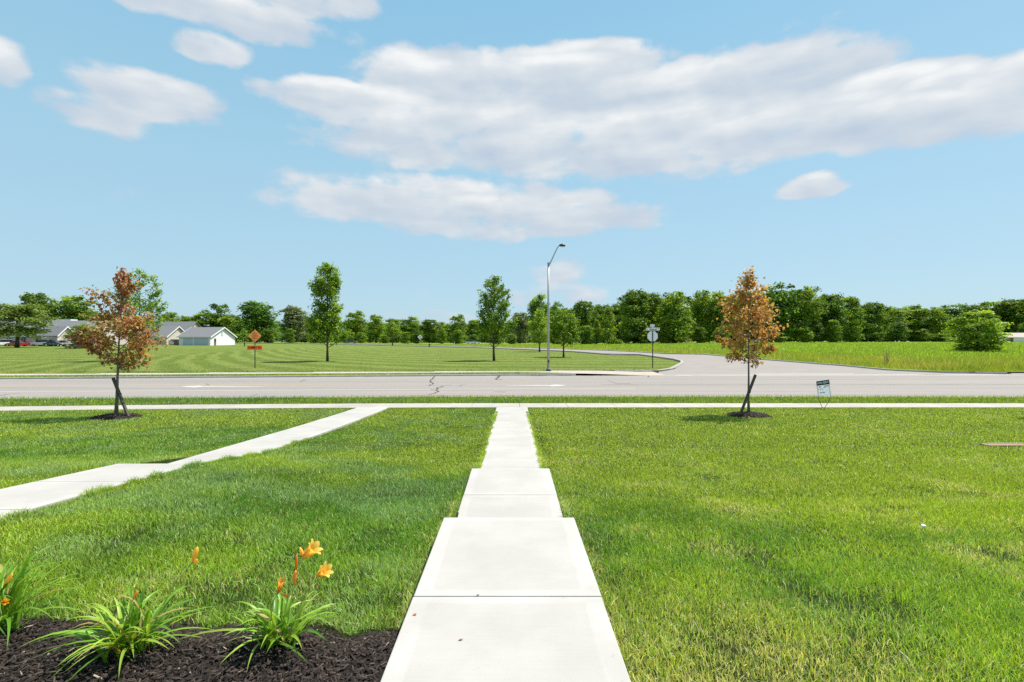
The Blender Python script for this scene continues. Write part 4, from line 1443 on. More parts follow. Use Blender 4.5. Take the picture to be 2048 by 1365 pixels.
MARKS = [(35, 'the pale leaved tree'), (90, 'the long grey roof'), (232, 'the left copper maple'), (279, 'the open crowned green tree'), (345, 'the tan house'), (416, 'the white garage'),
         (509, 'the orange road sign'), (570, 'the far mailbox'), (655, 'the tall narrow tree'), (745, 'the gap right of the tall narrow tree'), (785, 'the far small tree'), (840, 'the white diamond sign'), (904, 'the white marker post'), (988, 'the egg shaped tree'),
         (1040, 'the grey green tree'), (1097, 'the lamp post'), (1165, 'the dark round tree by the lamp post'), (1217, 'the cone shaped tree'), (1305, 'the stop sign'), (1404, 'the trees left of the right maple'),
         (1498, 'the right copper maple'), (1647, 'the for rent sign'), (1742, 'the dip in the wood'), (1808, 'the dead weed stalks'), (1880, 'the left side of the round bush'), (1955, 'the round bush'), (2030, 'the white shed')]
USED = {}


def place_label(px, what):
    m = min(MARKS, key=lambda q: abs(q[0] - px)); dx = px - m[0]
    side = 'left' if dx < 0 else 'right'
    w = 'straight behind' if abs(dx) < 9 else ('just %s of' % side if abs(dx) < 24 else ('%s of' % side if abs(dx) < 40 else 'far %s of' % side))
    lab = '%s %s %s' % (what, w, m[1])
    if lab in USED: lab += ', half hidden by its neighbour'
    USED[lab] = 1
    return lab


# second row closing the wood behind the front trees
r_ = random.Random(4)
for i in range(30):
    px = 1140 + i * 33 + r_.uniform(-9, 9)
    topl = float(np.interp(px, [1100, 1250, 1350, 1560, 1660, 1740, 1800, 1960, 2100], [630, 602, 598, 588, 598, 618, 626, 622, 614])) + r_.uniform(-5, 7)
    wood_tree(px, topl, r_.uniform(70, 90), 275 + r_.uniform(-10, 15), r_.choice([0, 1, 0, 5]), place_label(px, 'second row tree'), 'second row of the right hand wood')
for i in range(24):
    px = 470 + i * 27 + r_.uniform(-8, 8)
    topl = float(np.interp(px, [470, 700, 800, 1000, 1100], [636, 644, 650, 650, 632])) + r_.uniform(-3, 5)
    wood_tree(px, topl, r_.uniform(52, 70), 315 + r_.uniform(-8, 10), r_.choice([0, 1, 0, 2]), place_label(px, 'far back row tree'), 'back row beyond the far field')
for i in range(16):
    px = -60 + i * 35 + r_.uniform(-8, 8)
    wood_tree(px, 642 + r_.uniform(-4, 6), r_.uniform(64, 80), 290 + r_.uniform(-8, 10), r_.choice([0, 1, 4]), place_label(px, 'far tree'), 'back row behind the left houses')
# understory shrubs at the foot of the woods
r_ = random.Random(21)
for k in range(24):
    px = 1120 + k * 40 + r_.uniform(-12, 12)
    if abs(px - 1955) < 40: continue
    wood_tree(px, r_.uniform(640, 668), r_.uniform(26, 44), (203 if px < 1700 else 236) + r_.uniform(-5, 5), r_.choice([3, 4, 7, 0, 2]), place_label(px, 'low shrub'), 'shrubs along the wood edge', name='shrub')
for k in range(14):
    px = 545 + k * 37 + r_.uniform(-10, 10)
    wood_tree(px, r_.uniform(656, 672), r_.uniform(24, 40), 218 + r_.uniform(-5, 5), r_.choice([0, 2, 4, 1]), place_label(px, 'small shrub'), 'shrubs under the far tree row', name='shrub')

# the dense dark undergrowth that closes the woods near the ground, one mass
VV, TT_, CC = [], [], []
nn = 20000
pu = rs.uniform(-160, 2220, nn); du = rs.uniform(278, 312, nn)
xu = (pu - 1024) / F * du
hu_ = (6.5 + 5.0 * fbm(xu, du, 0.06, 3, 2)) * rs.uniform(0, 1, nn) ** 0.8
P_ = np.stack([xu, du, far_z(xu, du) + hu_], -1)
D_ = rs.normal(0, 1, (nn, 3)); N_ = rs.normal(0, 0.6, (nn, 3)) + np.array([0, -0.6, 0.6])
gd_ = np.array(GREEN_D); C_ = gd_[rs.integers(0, 4, nn)] * rs.uniform(0.8, 1.2, nn)[:, None]
ug = link('undergrowth', leaves_mesh('undergrowth', P_, D_, N_, rs.uniform(1.0, 2.0, nn), C_, shape=4), M_LEAF)
tag(ug, kind='stuff')

# single bushes and nearer trees
def new_crown(o, me):
    c = [k for k in o.children if k.name.startswith('crown')][0]
    c.data = me
    me.materials.append(M_LEAF)


x, d = on_ground(1955, 704)
bush = wood_tree(1955, 626, 104, d, 7, 'big round bright green bush alone in the weeds at the right', None, name='round_bush')
new_crown(bush, big_crown(31, 120, 110, 'round', tint(GREEN_Y, 1.1), 0.46, 0.03, 0.0))
pale = wood_tree(34, 611, 106, 118, 6, 'pale silvery leaved tree shading the parked cars at the left frame edge', None, base=float(far_z(at(34, 118), 118)))
new_crown(pale, big_crown(37, 110, 90, 'round', [(0.10, 0.16, 0.03), (0.16, 0.24, 0.05), (0.23, 0.32, 0.08), (0.31, 0.40, 0.13), (0.40, 0.47, 0.20)], 0.50, 0.20, 0.10))
tb = wood_tree(166, 650, 52, 112, 7, 'tangled green and brown bush beside the brick gable at the left', None, name='tangled_bush')
tb2 = dup(tb, (at(150, 108), 108, float(far_z(at(150, 108), 108))), 1.0, (0.5, 0.4, 0.20), 'low brown twiggy bush in front of the tangled green bush')
new_crown(tb2, big_crown(39, 40, 60, 'round', [(0.10, 0.09, 0.04), (0.15, 0.12, 0.06), (0.20, 0.17, 0.09)], 0.55, 0.02))

# ------------------------------------------------------------------ houses and sheds
def gable_house(name, label, x0, x1, y0, y1, zb, hw_, hr, wallm, roofm, oh=0.45, trim=True):
    """ridge along x, gables at x0 and x1, eaves towards the viewer"""
    o = thing(name, label, 'house', ((x0 + x1) / 2, (y0 + y1) / 2, zb))
    hx, hy = (x1 - x0) / 2, (y1 - y0) / 2
    b = MB(); b.prism([(-hy, -0.4), (hy, -0.4), (hy, hw_), (0, hr - 0.12), (-hy, hw_)], -hx, hx, 'x')
    b.build('wall', wallm, o)
    sl = (hr - hw_) / hy
    for s in (-1, 1):
        r = MB()
        e = s * (hy + oh); ze = hw_ - sl * oh
        q = [(e, ze), (0, hr), (0, hr + 0.2), (e, ze + 0.2)]
        r.prism(q, -hx - oh, hx + oh, 'x')
        r.build('roof', roofm, o)
        for sx_ in (-1, 1):
            f = MB(); f.prism([(e, ze - 0.10), (0, hr - 0.10), (0, hr + 0.215), (e, ze + 0.215)], sx_ * (hx + oh + 0.002), sx_ * (hx + oh + 0.06), 'x')
            f.build('barge_board', M_TRIM, o)
    g = MB().box((0, -(hy + oh + 0.05), hw_ - sl * oh + 0.08), (2 * (hx + oh), 0.09, 0.16)); g.build('gutter', M_TRIM, o)
    return o, hx, hy


def window(o, x, y, z, w, h, face='y', frame=M_TRIM):
    if face == 'y':
        fr = MB().box((x, y, z), (w + .2, .08, h + .2)).build('window', frame, o)
        MB().box((x, y - .045, z), (w, .02, h)).build('pane', M_GLASS, fr)
        MB().box((x, y - .06, z), (.05, .02, h)).build('mullion', frame, fr)
    else:
        fr = MB().box((x, y, z), (.08, w + .2, h + .2)).build('window', frame, o)
        MB().box((x + .045, y, z), (.02, w, h)).build('pane', M_GLASS, fr)
    return fr


zg = float(far_z(-92, 152))
go, hx, hy = gable_house('garage', 'white garage with grey roof and two blue grey doors', -97.6, -88.4, 150, 163.4, zg, 2.55, 5.35, M_SIDING, M_SHINGLE)
go['category'] = 'garage'
for (dx, w) in ((-1.9, 2.75), (2.0, 4.3)):
    dr = MB().box((dx, -hy - 0.03, 1.05), (w, 0.06, 2.15)).build('garage_door', M_GREYDOOR, go)
    for k in range(3):
        MB().box((dx, -hy - 0.065, 0.55 + k * 0.55), (w, 0.012, 0.03)).build('door_groove', M_TRIM, dr)
for dx in (-3.45, -0.35, 4.3):
    MB().box((dx, -hy - 0.05, 1.15), (0.25, 0.09, 2.45)).build('door_jamb', M_TRIM, go)
ed = MB().box((hx + 0.03, -4.3, 1.0), (0.06, 1.0, 2.1)).build('door', M_WOODF, go)
MB().box((hx + 0.065, -4.3, 1.4), (0.02, 0.6, 0.8)).build('door_pane', M_GLASS, ed)
vent = MB().box((hx + 0.03, -0.6, 3.6), (0.06, 0.8, 1.5)).build('gable_vent', M_GREYDOOR, go)
for k in range(5):
    MB().box((hx + 0.07, -0.6, 3.0 + k * 0.3), (0.03, 0.7, 0.06)).build('louvre', M_TRIM, vent)
ch = MB().box((-0.8, 0.6, 5.6), (0.9, 0.9, 1.0)).build('chimney', M_DARKMETAL, go)
MB().box((-0.8, 0.6, 6.15), (1.1, 1.1, 0.12)).build('chimney_cap', M_TRIM, ch)

z2 = float(far_z(-110, 162))
h2, hx, hy = gable_house('house', 'tan house with grey gabled roof between the copper maple and white garage', -119, -108, 160, 171, z2, 2.5, 5.75, M_TAN, M_SHINGLE)
wing = MB().prism([(7.5, -0.3), (19, -0.3), (19, 3.2), (13.2, 7.6), (7.5, 3.2)], -9, 3.0, 'x').build('rear_wing', M_TAN, h2)
rw = MB(); rw.prism([(6.9, 3.0), (13.2, 7.75), (13.2, 7.95), (6.9, 3.2)], -9.5, 3.5, 'x'); rw.build('roof', M_SHINGLE, h2)
rw = MB(); rw.prism([(19.6, 3.0), (13.2, 7.75), (13.2, 7.95), (19.6, 3.2)], -9.5, 3.5, 'x'); rw.build('roof', M_SHINGLE, h2)
for xw in (-3.6, -0.6, 2.4): window(h2, xw, -hy - 0.03, 1.35, 1.2, 1.1)
MB().box((hx + 0.03, -1.0, 1.5), (0.06, 6.8, 0.10)).build('trim_band', M_TRIM, h2)

z1 = float(far_z(-125, 141))
h1, hx, hy = gable_house('house', 'long low house with wide grey roof behind the parked cars at the left', -158, -117, 140, 156, z1, 2.75, 7.0, M_TAN, M_SHINGLE, 0.6)
wg2 = MB(); wg2.prism([(-13.2, -0.3), (-7.9, -0.3), (-7.9, 2.8), (-10.6, 5.0), (-13.2, 2.7)], 13.5, 17.8, 'x'); wg2.build('porch_wing', M_TAN, h1)
for s in (-1, 1):
    e = -10.6 + s * 3.1
    MB().prism([(e, 2.45), (-10.6, 5.05), (-10.6, 5.25), (e, 2.65)], 13.0, 18.3, 'x').build('roof', M_SHINGLE, h1)
    MB().prism([(e, 2.35), (-10.6, 4.95), (-10.6, 5.27), (e, 2.67)], 18.301, 18.36, 'x').build('barge_board', M_TRIM, h1)
for xw in (-16, -12, -8, -4, 0, 4, 8, 11.5): window(h1, xw, -hy - 0.03, 1.4, 1.5, 1.3)
MB().box((5.0, 2.0, 7.15), (8.5, 2.4, 0.9)).build('ridge_vent', M_TRIM, h1)

zs_ = float(far_z(222, 222))
sh, hx, hy = gable_house('shed', 'white shed with pinkish tan roof at the right frame edge', 211.5, 240, 222, 234, zs_ - 0.1, 2.15, 4.0, M_SIDING, M_TANSHINGLE, 0.4)
sh['category'] = 'shed'
op = MB().box((-hx + 4.3, -hy - 0.03, 1.05), (3.1, 0.06, 2.1)).build('open_bay', M_WOODF, sh)
for k in (-1, 0, 1): MB().box((-hx + 4.3 + k * 0.9, -hy - 0.07, 1.05), (0.09, 0.03, 2.1)).build('bay_slat', M_DARKMETAL, op)
MB().box((-hx + 12.3, -hy - 0.03, 1.2), (2.6, 0.06, 1.8)).build('open_bay', M_GLASS, sh)

# fence panels and gates by the garage
fz = float(far_z(-101, 154))
fe = thing('wooden_fence', 'short brown plank fence between the tan house and white garage', 'fence', (at(352, 155), 155, fz))
for k in range(22):
    MB().box((-1.6 + k * 0.17, 0, 0.85), (0.15, 0.03, 1.75 + 0.04 * math.sin(k * 3))).build('plank', M_WOODF, fe)
for k in (0.35, 1.35): MB().box((0.2, 0.04, k), (3.8, 0.05, 0.09)).build('rail', M_WOODF, fe)
ga_ = thing('garden_gate', 'pale framed garden gate left of the brown plank fence', 'gate', (at(343, 154), 154, fz))
for k in range(8): MB().box((-0.56 + k * 0.16, 0, 0.7), (0.145, 0.03, 1.25)).build('plank', M_TRIM, ga_)
for k in (0.2, 1.2): MB().box((0, -0.03, k), (1.4, 0.04, 0.1)).build('rail', M_STAKE, ga_)
MB().box((0, -0.03, 0.7), (1.5, 0.035, 0.09), Matrix.Rotation(-0.62, 3, 'Y')).build('brace', M_STAKE, ga_)
for k in (-0.75, 0.75): MB().box((k, 0, 0.75), (0.14, 0.14, 1.6)).build('post', M_STAKE, ga_)


# ------------------------------------------------------------------ parked cars
def car(label, loc, rz, paint, kind='sedan', group='cars parked by the left house'):
    o = thing('parked_car', label, 'car', loc, rz, group)
    if kind == 'suv':
        side = [(-2.3, .35), (2.3, .35), (2.35, .80), (1.35, 1.02), (-2.2, 1.06), (-2.35, .9)]
        cab = [(-2.15, 1.05), (1.2, 1.02), (.55, 1.66), (-.2, 1.74), (-1.9, 1.68)]
    else:
        side = [(-2.25, .32), (2.25, .32), (2.3, .66), (1.15, .88), (-1.5, .93), (-2.3, .88)]
        cab = [(-1.75, .92), (1.15, .87), (.35, 1.36), (-.15, 1.42), (-.95, 1.38)]
    MB().prism(side, -.88, .88).build('body', paint, o, bevel=.06)
    cb_ = MB().prism(cab, -.74, .74).build('cabin', M_GLASS, o, bevel=.05)
    rx = [c[0] for c in cab[2:]]; rt = max(c[1] for c in cab)
    MB().box(((max(rx) + min(rx)) / 2 - .05, 0, rt + .005), ((max(rx) - min(rx)) * .94, 1.40, .05)).build('car_roof', paint, o, bevel=.02)
    for sx_ in (-1.42, 1.40):
        for sy in (-.80, .80):
            w = MB().tube([(sx_, sy - .1, .33), (sx_, sy + .1, .33)], .33, 14).build('wheel', M_RUBBER, o)
            MB().tube([(sx_, sy + math.copysign(.102, sy), .33), (sx_, sy + math.copysign(.115, sy), .33)], .2, 10).build('rim', M_CHROME, w)
    for sy in (-.62, .62):
        MB().box((side[2][0] - .06, sy, side[2][1] - .03), (.12, .36, .14)).build('headlight', M_HEADLAMP, o)
        MB().box((side[5][0] + .03, sy, side[5][1] - .12), (.08, .3, .2)).build('tail_light', M_LAMPRED, o)
    for sy in (-.90, .90):
        for k in (-.55, .35):
            MB().box((k, sy * .985, .78), (.22, .03, .04)).build('door_handle', M_CHROME, o)
    MB().box((side[2][0] + .0, 0, .42), (.10, 1.6, .16)).build('bumper', M_DARKMETAL, o)
    return o


def park(px, d, label, rz, paint, kind):
    x = at(px, d); return car(label, (x, d, float(far_z(x, d)) + 0.02), rz, PAINT[paint], kind)


park(4, 133, 'white parked car at the left frame edge under the pale tree', R(-100), 'white', 'suv')
park(32, 131, 'red parked car behind the trunk of the pale tree', R(175), 'red', 'sedan')
park(50, 136, 'second red parked car half behind the first red one', R(170), 'red', 'sedan')
park(84, 134, 'white parked wagon left of the dark blue car', R(178), 'white', 'suv')
park(110, 131, 'dark blue parked car in front of the brick gable', R(5), 'navy', 'sedan')
park(124, 135, 'silver parked car behind the dark blue car', R(8), 'silver', 'sedan')
c1 = park(943, 205, 'far silver car under the trees beside the egg shaped tree', R(3), 'silver', 'suv'); c1['group'] = 'cars far behind the field'
c2 = park(951, 209, 'far white car behind the far silver car', R(3), 'white', 'sedan'); c2['group'] = 'cars far behind the field'
c3 = park(702, 207, 'far dark blue car under the trees right of the tall narrow tree', R(4), 'navy', 'suv'); c3['group'] = 'cars far behind the field'

# ------------------------------------------------------------------ signs, lamp post, street furniture
# lamp post
lx, ly = 2.86, 40.2
lp = thing('lamp_post', 'tall grey lamp post with one angled arm at the road corner', 'lamp post', (lx, ly, Z_KERB + 0.02))
MB().tube([(0, 0, 0.0), (0, 0, 0.22)], [0.20, 0.18], 14).build('base_cover', M_GALV, lp, smooth=False, bevel=0.015)
MB().tube([(0, 0, 0.22), (0, 0, 4.0), (0, 0, 8.35)], [0.105, 0.088, 0.068], 16).build('pole', M_GALV, lp, smooth=True)
MB().tube([(0, 0, 8.3), (0, 0, 8.52)], [0.085, 0.085], 12).build('arm_clamp', M_GALV, lp)
MB().tube([(0.05, 0, 8.3), (0.26, 0, 8.72), (0.50, 0, 9.25), (0.70, 0, 9.66), (0.80, 0, 9.80), (0.93, 0, 9.86)], [0.048, 0.046, 0.043, 0.04, 0.038, 0.036], 10).build('arm', M_GALV, lp, smooth=True)
hd = MB(); hd.tube([(0.84, 0, 9.84), (0.95, 0, 9.87), (1.10, 0, 9.87), (1.28, 0, 9.83), (1.33, 0, 9.82)], [0.05, 0.10, 0.13, 0.09, 0.03], 10)
hd.build('lamp_head', M_DARKMETAL, lp, smooth=True)
MB().box((1.08, 0, 9.745), (0.26, 0.18, 0.035)).build('lens', M_WHITE, lp, bevel=0.01)
MB().box((0, -0.115, 0.75), (0.10, 0.02, 0.22)).build('access_cover', M_DARKMETAL, lp)
MB().tube([(-0.16, -0.28, 0.0), (-0.05, -0.25, 0.13), (0.1, -0.22, 0.10), (0.16, -0.24, 0)], [0.07, 0.08, 0.06, 0.05], 8).build('loose_conduit', M_DARKMETAL, lp)

# road closed ahead
sx_, sd_ = at(509.5, 43.3), 43.3
sz = float(far_z(sx_, sd_))
rc = thing('road_work_sign', 'orange diamond sign reading road closed ahead above a summit rd plate', 'road sign', (sx_, sd_, sz))
MB().box((0, 0.04, 1.65), (0.06, 0.05, 3.4)).build('post', M_DARKMETAL, rc)
zc = 3.43 - 0.545
zc = EYE + (682.5 - 672.5) / F * sd_ - sz
dd_ = 0.76 / math.sqrt(2) * 1.03
fc = MB(); fc.prism([(0, zc - dd_), (dd_, zc), (0, zc + dd_), (-dd_, zc)], -0.012, 0.012); fd = fc.build('diamond_panel', M_ORANGE, rc, bevel=0.004)
for k, s in enumerate(('ROAD', 'CLOSED', 'AHEAD')):
    text_mesh('lettering', s, 0.17, M_FADED, fd, (0, -0.0125, zc + 0.18 - 0.18 * k), bold=0.004)
zp = EYE + (682.5 - 695.8) / F * sd_ - sz
pl = MB().box((0, -0.014, zp), (1.28, 0.024, 0.37)).build('name_plate', M_ORANGE2, rc, bevel=0.004)
text_mesh('lettering', 'SUMMIT RD', 0.25, M_BLACK, pl, (0, -0.0265, zp), bold=0.006, sx=0.88)
for k in (-0.5, 0.45): MB().tube([(0, -0.03, zp + k * .3), (0, -0.01, zp + k * .3)], 0.02, 8).build('bolt', M_GALV, pl)

# stop sign from behind, with two street name blades
sx_, sd_ = at(1305.3, 44.2), 44.2
sz = float(far_z(sx_, sd_))
stp = thing('stop_sign', 'back of an octagonal stop sign with street name blades on top', 'road sign', (sx_, sd_, sz))
k_ = sd_ / F
zz = lambda py: EYE + (682.5 - py) * k_ - sz
MB().box((0, -0.02, zz(662) / 2 + 0.02), (0.075, 0.045, zz(656) + 0.04)).build('post', M_DARKMETAL, stp)
zc = zz(673.0); ra = 0.475
oc = MB(); oc.prism([(ra * math.cos(R(22.5 + 45 * i)), zc + ra * math.sin(R(22.5 + 45 * i))) for i in range(8)], 0.012, 0.03)
oc.build('octagon_panel', M_SIGNBACK, stp, bevel=0.004)
for k in (-0.25, 0.25): MB().tube([(0, 0.012, zc + k), (0, -0.055, zc + k)], 0.018, 8).build('bolt', M_GALV, stp)
zb_ = zz(658.6)
bl = MB().box((0.01, -0.05, zb_), (1.16, 0.012, 0.235)).build('name_blade', M_WHITE, stp, bevel=0.003)
text_mesh('lettering', 'Summit', 0.21, M_BLACK, bl, (0.03, -0.0575, zb_ - 0.01), bold=0.006)
text_mesh('lettering', 'RD', 0.10, M_BLACK, bl, (0.47, -0.0575, zb_ + 0.04), bold=0.004)
MB().prism([(-0.53, zb_), (-0.485, zb_ + 0.07), (-0.44, zb_), (-0.485, zb_ - 0.07)], -0.0595, -0.0565).build('emblem', M_REDPRINT, bl)
MB().box((0, -0.02, zz(655.5)), (0.09, 0.09, 0.10)).build('bracket', M_SIGNBACK, stp)
MB().box((0.0, 0.10, zz(651.5)), (0.014, 1.0, 0.23), Matrix.Rotation(R(7), 3, 'Z')).build('name_blade', M_WHITE, stp, bevel=0.003)

# far white diamond sign, seen from behind
x, d = on_ground(840, 692.6)
ds = thing('diamond_sign', 'far pale diamond sign on a thin post beside the curving street', 'road sign', (x, d, float(far_z(x, d))))
k_ = d / F
zc = (692.6 - 674.5) * k_; h_ = 5.0 * k_
MB().box((0, 0.03, zc / 2 + .3), (0.09, 0.05, zc + .6)).build('post', M_GALV, ds)
pn = MB().prism([(0, zc - h_), (h_, zc), (0, zc + h_), (-h_, zc)], -0.015, 0.015).build('diamond_panel', M_WHITE, ds)
MB().box((0, -0.022, zc), (0.22, 0.008, 0.62)).build('dark_mark', M_DARKMETAL, pn)

# for rent sign by the sidewalk
fx_, fd_ = at(1647, 18.12), 18.12
k_ = fd_ / F
fr = thing('for_rent_sign', 'black and white for rent yard sign on a bent wire stand', 'yard sign', (fx_, fd_, -0.89))
tilt = Matrix.Rotation(R(-7.5), 3, 'Y')
cz = (813 - 772.5) * k_ + 0.01
def rp(dx, dz, dy=0.0):
    p = tilt @ Vector((dx, dy, dz)); return (p.x, p.y, cz + p.z)
pw, phh = 0.46, 0.53
face = MB().box((0, 0, cz), (pw, 0.012, phh), tilt).build('panel', M_PLASTIC, fr)
hb = MB().box(rp(0, 0.18, -0.0085), (pw, 0.004, 0.16), tilt).build('header_band', M_BLACK, fr)
tx_ = text_mesh('lettering', 'FOR RENT', 0.105, M_WHITE, hb, rp(0, 0.18, -0.0115), rot=(R(90), R(-7.5), 0), bold=0.003, sx=0.86)
rr_ = random.Random(3)
pr = MB()
for (dx, dz, w, h) in ((0.06, 0.055, 0.10, 0.032), (0.155, 0.055, 0.07, 0.032), (-0.12, -0.165, 0.075, 0.035), (-0.02, -0.165, 0.085, 0.035)):
    for q in range(4):
        pr.box(rp(dx - w / 2 + w * (q + .5) / 4, dz, -0.0105), (w / 4 * .72, 0.003, h * rr_.uniform(.8, 1)), tilt)
pr.build('print_line', M_BLACK, face)
pr = MB()
for (dx, dz, w, h) in ((-0.13, 0.045, 0.05, 0.045), (0.07, 0.01, 0.16, 0.010), (-0.1, -0.05, 0.2, 0.008), (-0.10, -0.02, 0.06, 0.008)):
    pr.box(rp(dx, dz, -0.0105), (w, 0.003, h), tilt)
pr.build('print_line', M_FADED, face); pr_o = face.children[-1]; pr_o.data.materials[0] = M_DARKMETAL
wr = MB()
wr.tube([rp(-pw / 2 + .012, 0.24, 0.012), rp(-pw / 2 + .012, -0.26, 0.012), (-0.15, 0.0, 0.27), (-0.045, 0, 0.02), (-0.045, 0, -0.15)], 0.0085, 6)
wr.tube([rp(pw / 2 - .006, 0.27, 0.012), rp(pw / 2 - .006, -0.26, 0.012), (0.225, 0.0, 0.30), (0.05, 0, 0.03), (0.05, 0, -0.15)], 0.0085, 6)
wr.tube([(-0.045, 0, 0.03), (0.05, 0, 0.03)], 0.006, 6)
wr.build('wire_stand', M_DARKMETAL, fr, smooth=True)

# tree stakes leaning on the two saplings
def stake(label, x0, y0, x1, y1, zt):
    zb = float(lawn_z(x0, y0)) - 0.12
    o = thing('tree_stake', label, 'stake', (x0, y0, zb), group='leaning tree stakes')
    v = Vector((x1 - x0, y1 - y0, zt - zb)); q = v.to_track_quat('Z', 'Y').to_matrix()
    MB().box(tuple(v * .5), (0.075, 0.06, v.length), q).build('stake_post', M_STAKE, o, bevel=0.008)
    c = v * 0.97
    MB().box(tuple(v * .62), (0.083, 0.068, 0.05), q).build('tie_strap', M_DARKMETAL, o)
    return o


stake('dark wooden stake leaning left against the left copper maple', at(263, 15.4), 15.35, at(225, 15.4), 15.42, EYE - (756 - 682.5) / F * 15.4)
stake('dark wooden stake leaning right across the right copper maple', at(1475, 15.75), 15.7, at(1511, 15.75), 15.75, EYE - (750 - 682.5) / F * 15.75)

# small far things along the street
x, d = on_ground(570, 688.5)
mbx = thing('mailbox', 'dark mailbox on a post beside the far street left of the tall narrow tree', 'mailbox', (x, d, float(far_z(x, d))))
MB().box((0, 0, 0.45), (0.14, 0.14, 0.9)).build('post', M_DARKMETAL, mbx)
MB().prism([(-.30, .85), (.30, .85), (.30, 1.25), (.2, 1.45), (-.2, 1.45), (-.30, 1.25)], -.35, .35).build('box_body', M_DARKMETAL, mbx)
MB().box((0, -0.36, 1.08), (.42, .02, .36)).build('box_door', M_GALV, mbx)
x, d = on_ground(858.5, 694.5)
hyd = thing('fire_hydrant', 'tiny dark fire hydrant beside the street right of the diamond sign', 'hydrant', (x, d, float(far_z(x, d))))
MB().tube([(0, 0, 0), (0, 0, .1), (0, 0, .12), (0, 0, .8), (0, 0, .95), (0, 0, 1.02)], [.22, .22, .15, .15, .12, .03], 10).build('barrel', M_DARKMETAL, hyd)
MB().tube([(-.28, 0, .6), (.28, 0, .6)], .08, 8).build('nozzle', M_DARKMETAL, hyd)
x, d = on_ground(904.5, 692.6)
mp = thing('marker_post', 'thin white marker post in the weeds across the street', 'post', (x, d + 6, float(far_z(x, d + 6))))
MB().box((0, 0, .65), (.11, .08, 1.5)).build('post', M_WHITE, mp)
MB().box((0, -0.045, 1.2), (.09, .01, .2)).build('reflector', M_ORANGE, mp)

# bits lying in the right hand lawn
ls = thing('ground_slab', 'pinkish flat slab sunk in the right lawn at the frame edge', 'slab', (10.45, 10.38, float(lawn_z(10, 10.38)) - 0.03))
MB().box((0, 0, 0.0), (1.75, 0.22, 0.06)).build('slab_body', M_PINKSLAB, ls, bevel=0.012)
MB().box((0.05, 0.06, 0.034), (1.6, 0.05, 0.012)).build('pale_edge', M_KERB, ls)
bm = bmesh.new(); bmesh.ops.create_icosphere(bm, subdivisions=2, radius=0.021)
for v in bm.verts: v.co *= 0.7 + 0.55 * random.Random(int(v.co.x * 9e4 + v.co.y * 7e3 + v.co.z * 5e2)).random(); v.co.z *= 0.6
me = bpy.data.meshes.new('paper_scrap'); bm.to_mesh(me); bm.free()
ps = link('paper_scrap', me, M_PAPER); ps.location = (3.76, 4.68, float(lawn_z(3.7, 4.68)) + 0.03)
tag(ps, 'crumpled white paper scrap lying on the right lawn', 'litter')

# dead weed stalk in the meadow
x, d = on_ground(1808, 737)
dw = thing('dead_weed', 'dry brown weed stalks standing in the meadow right of the for rent sign', 'weed', (x, d + 2, float(far_z(x, d + 2))))
st_ = MB()
r_ = random.Random(8)
for i in range(14):
    a = r_.uniform(0, 6.28); ln = r_.uniform(1.0, 1.9); s_ = r_.uniform(.1, .45)
    st_.tube([(math.cos(a) * .1, math.sin(a) * .1, 0), (math.cos(a) * s_ * .6, math.sin(a) * s_ * .6, ln * .6), (math.cos(a) * s_ * 1.3, math.sin(a) * s_ * 1.3, ln)], [.014, .011, .005], 4, False)
st_.build('stalks', mat_plain('dry_stalk', (0.30, 0.22, 0.12), 0.9), dw)

# ------------------------------------------------------------------ mulch: bed at lower left, two rings
def chips(name, x, y, z, rs, ln=(0.02, 0.07), wd=(0.006, 0.016)):
    n = len(x)
    L = rs.uniform(*ln, n); W = rs.uniform(*wd, n)
    a = rs.uniform(0, 2 * np.pi, n); p = rs.normal(0, 0.28, n)
    D = np.stack([np.cos(a) * np.cos(p), np.sin(a) * np.cos(p), np.sin(p)], -1)
    S = np.stack([-np.sin(a), np.cos(a), rs.normal(0, 0.35, n)], -1); S /= np.linalg.norm(S, axis=1, keepdims=True)
    U = np.cross(D, S)
    P = np.stack([x, y, z], -1)
    th = W * 0.45
    cor = []
    for sd, ss, su in ((-1, -1, 0), (1, -.6, 0), (1, .6, 0), (-1, 1, 0), (-.9, 0, 1), (.9, 0, 1)):
        cor.append(P + D * (L * .5 * sd)[:, None] + S * (W * .5 * ss)[:, None] + U * (th * su)[:, None])
    V = np.stack(cor, 1)
    TT = np.array([(0, 1, 5), (0, 5, 4), (3, 4, 5), (3, 5, 2), (1, 2, 5), (0, 4, 3)])
    T = (np.arange(n) * 6)[:, None, None] + TT[None]
    t = rs.uniform(0, 1, n) ** 3.0
    c = np.array([0.016, 0.0115, 0.009])[None] * (1 - t)[:, None] + np.array([0.085, 0.062, 0.049])[None] * t[:, None]
    pale_ = rs.uniform(0, 1, n) < 0.012
    c[pale_] = np.array([0.30, 0.24, 0.18])
    o = link(name, np_mesh(name, V.reshape(-1, 3), T.reshape(-1, 3), np.repeat(c, 6, 0)), M_MULCH)
    return o


def bed_z(x, y):
    e = bed_edge(x) - y
    return lawn_z(x, y) - 0.04 + 0.075 * smooth01(e / 0.35) + 0.03 * (fbm(x, y, 2.2, 13, 2) - 0.5)


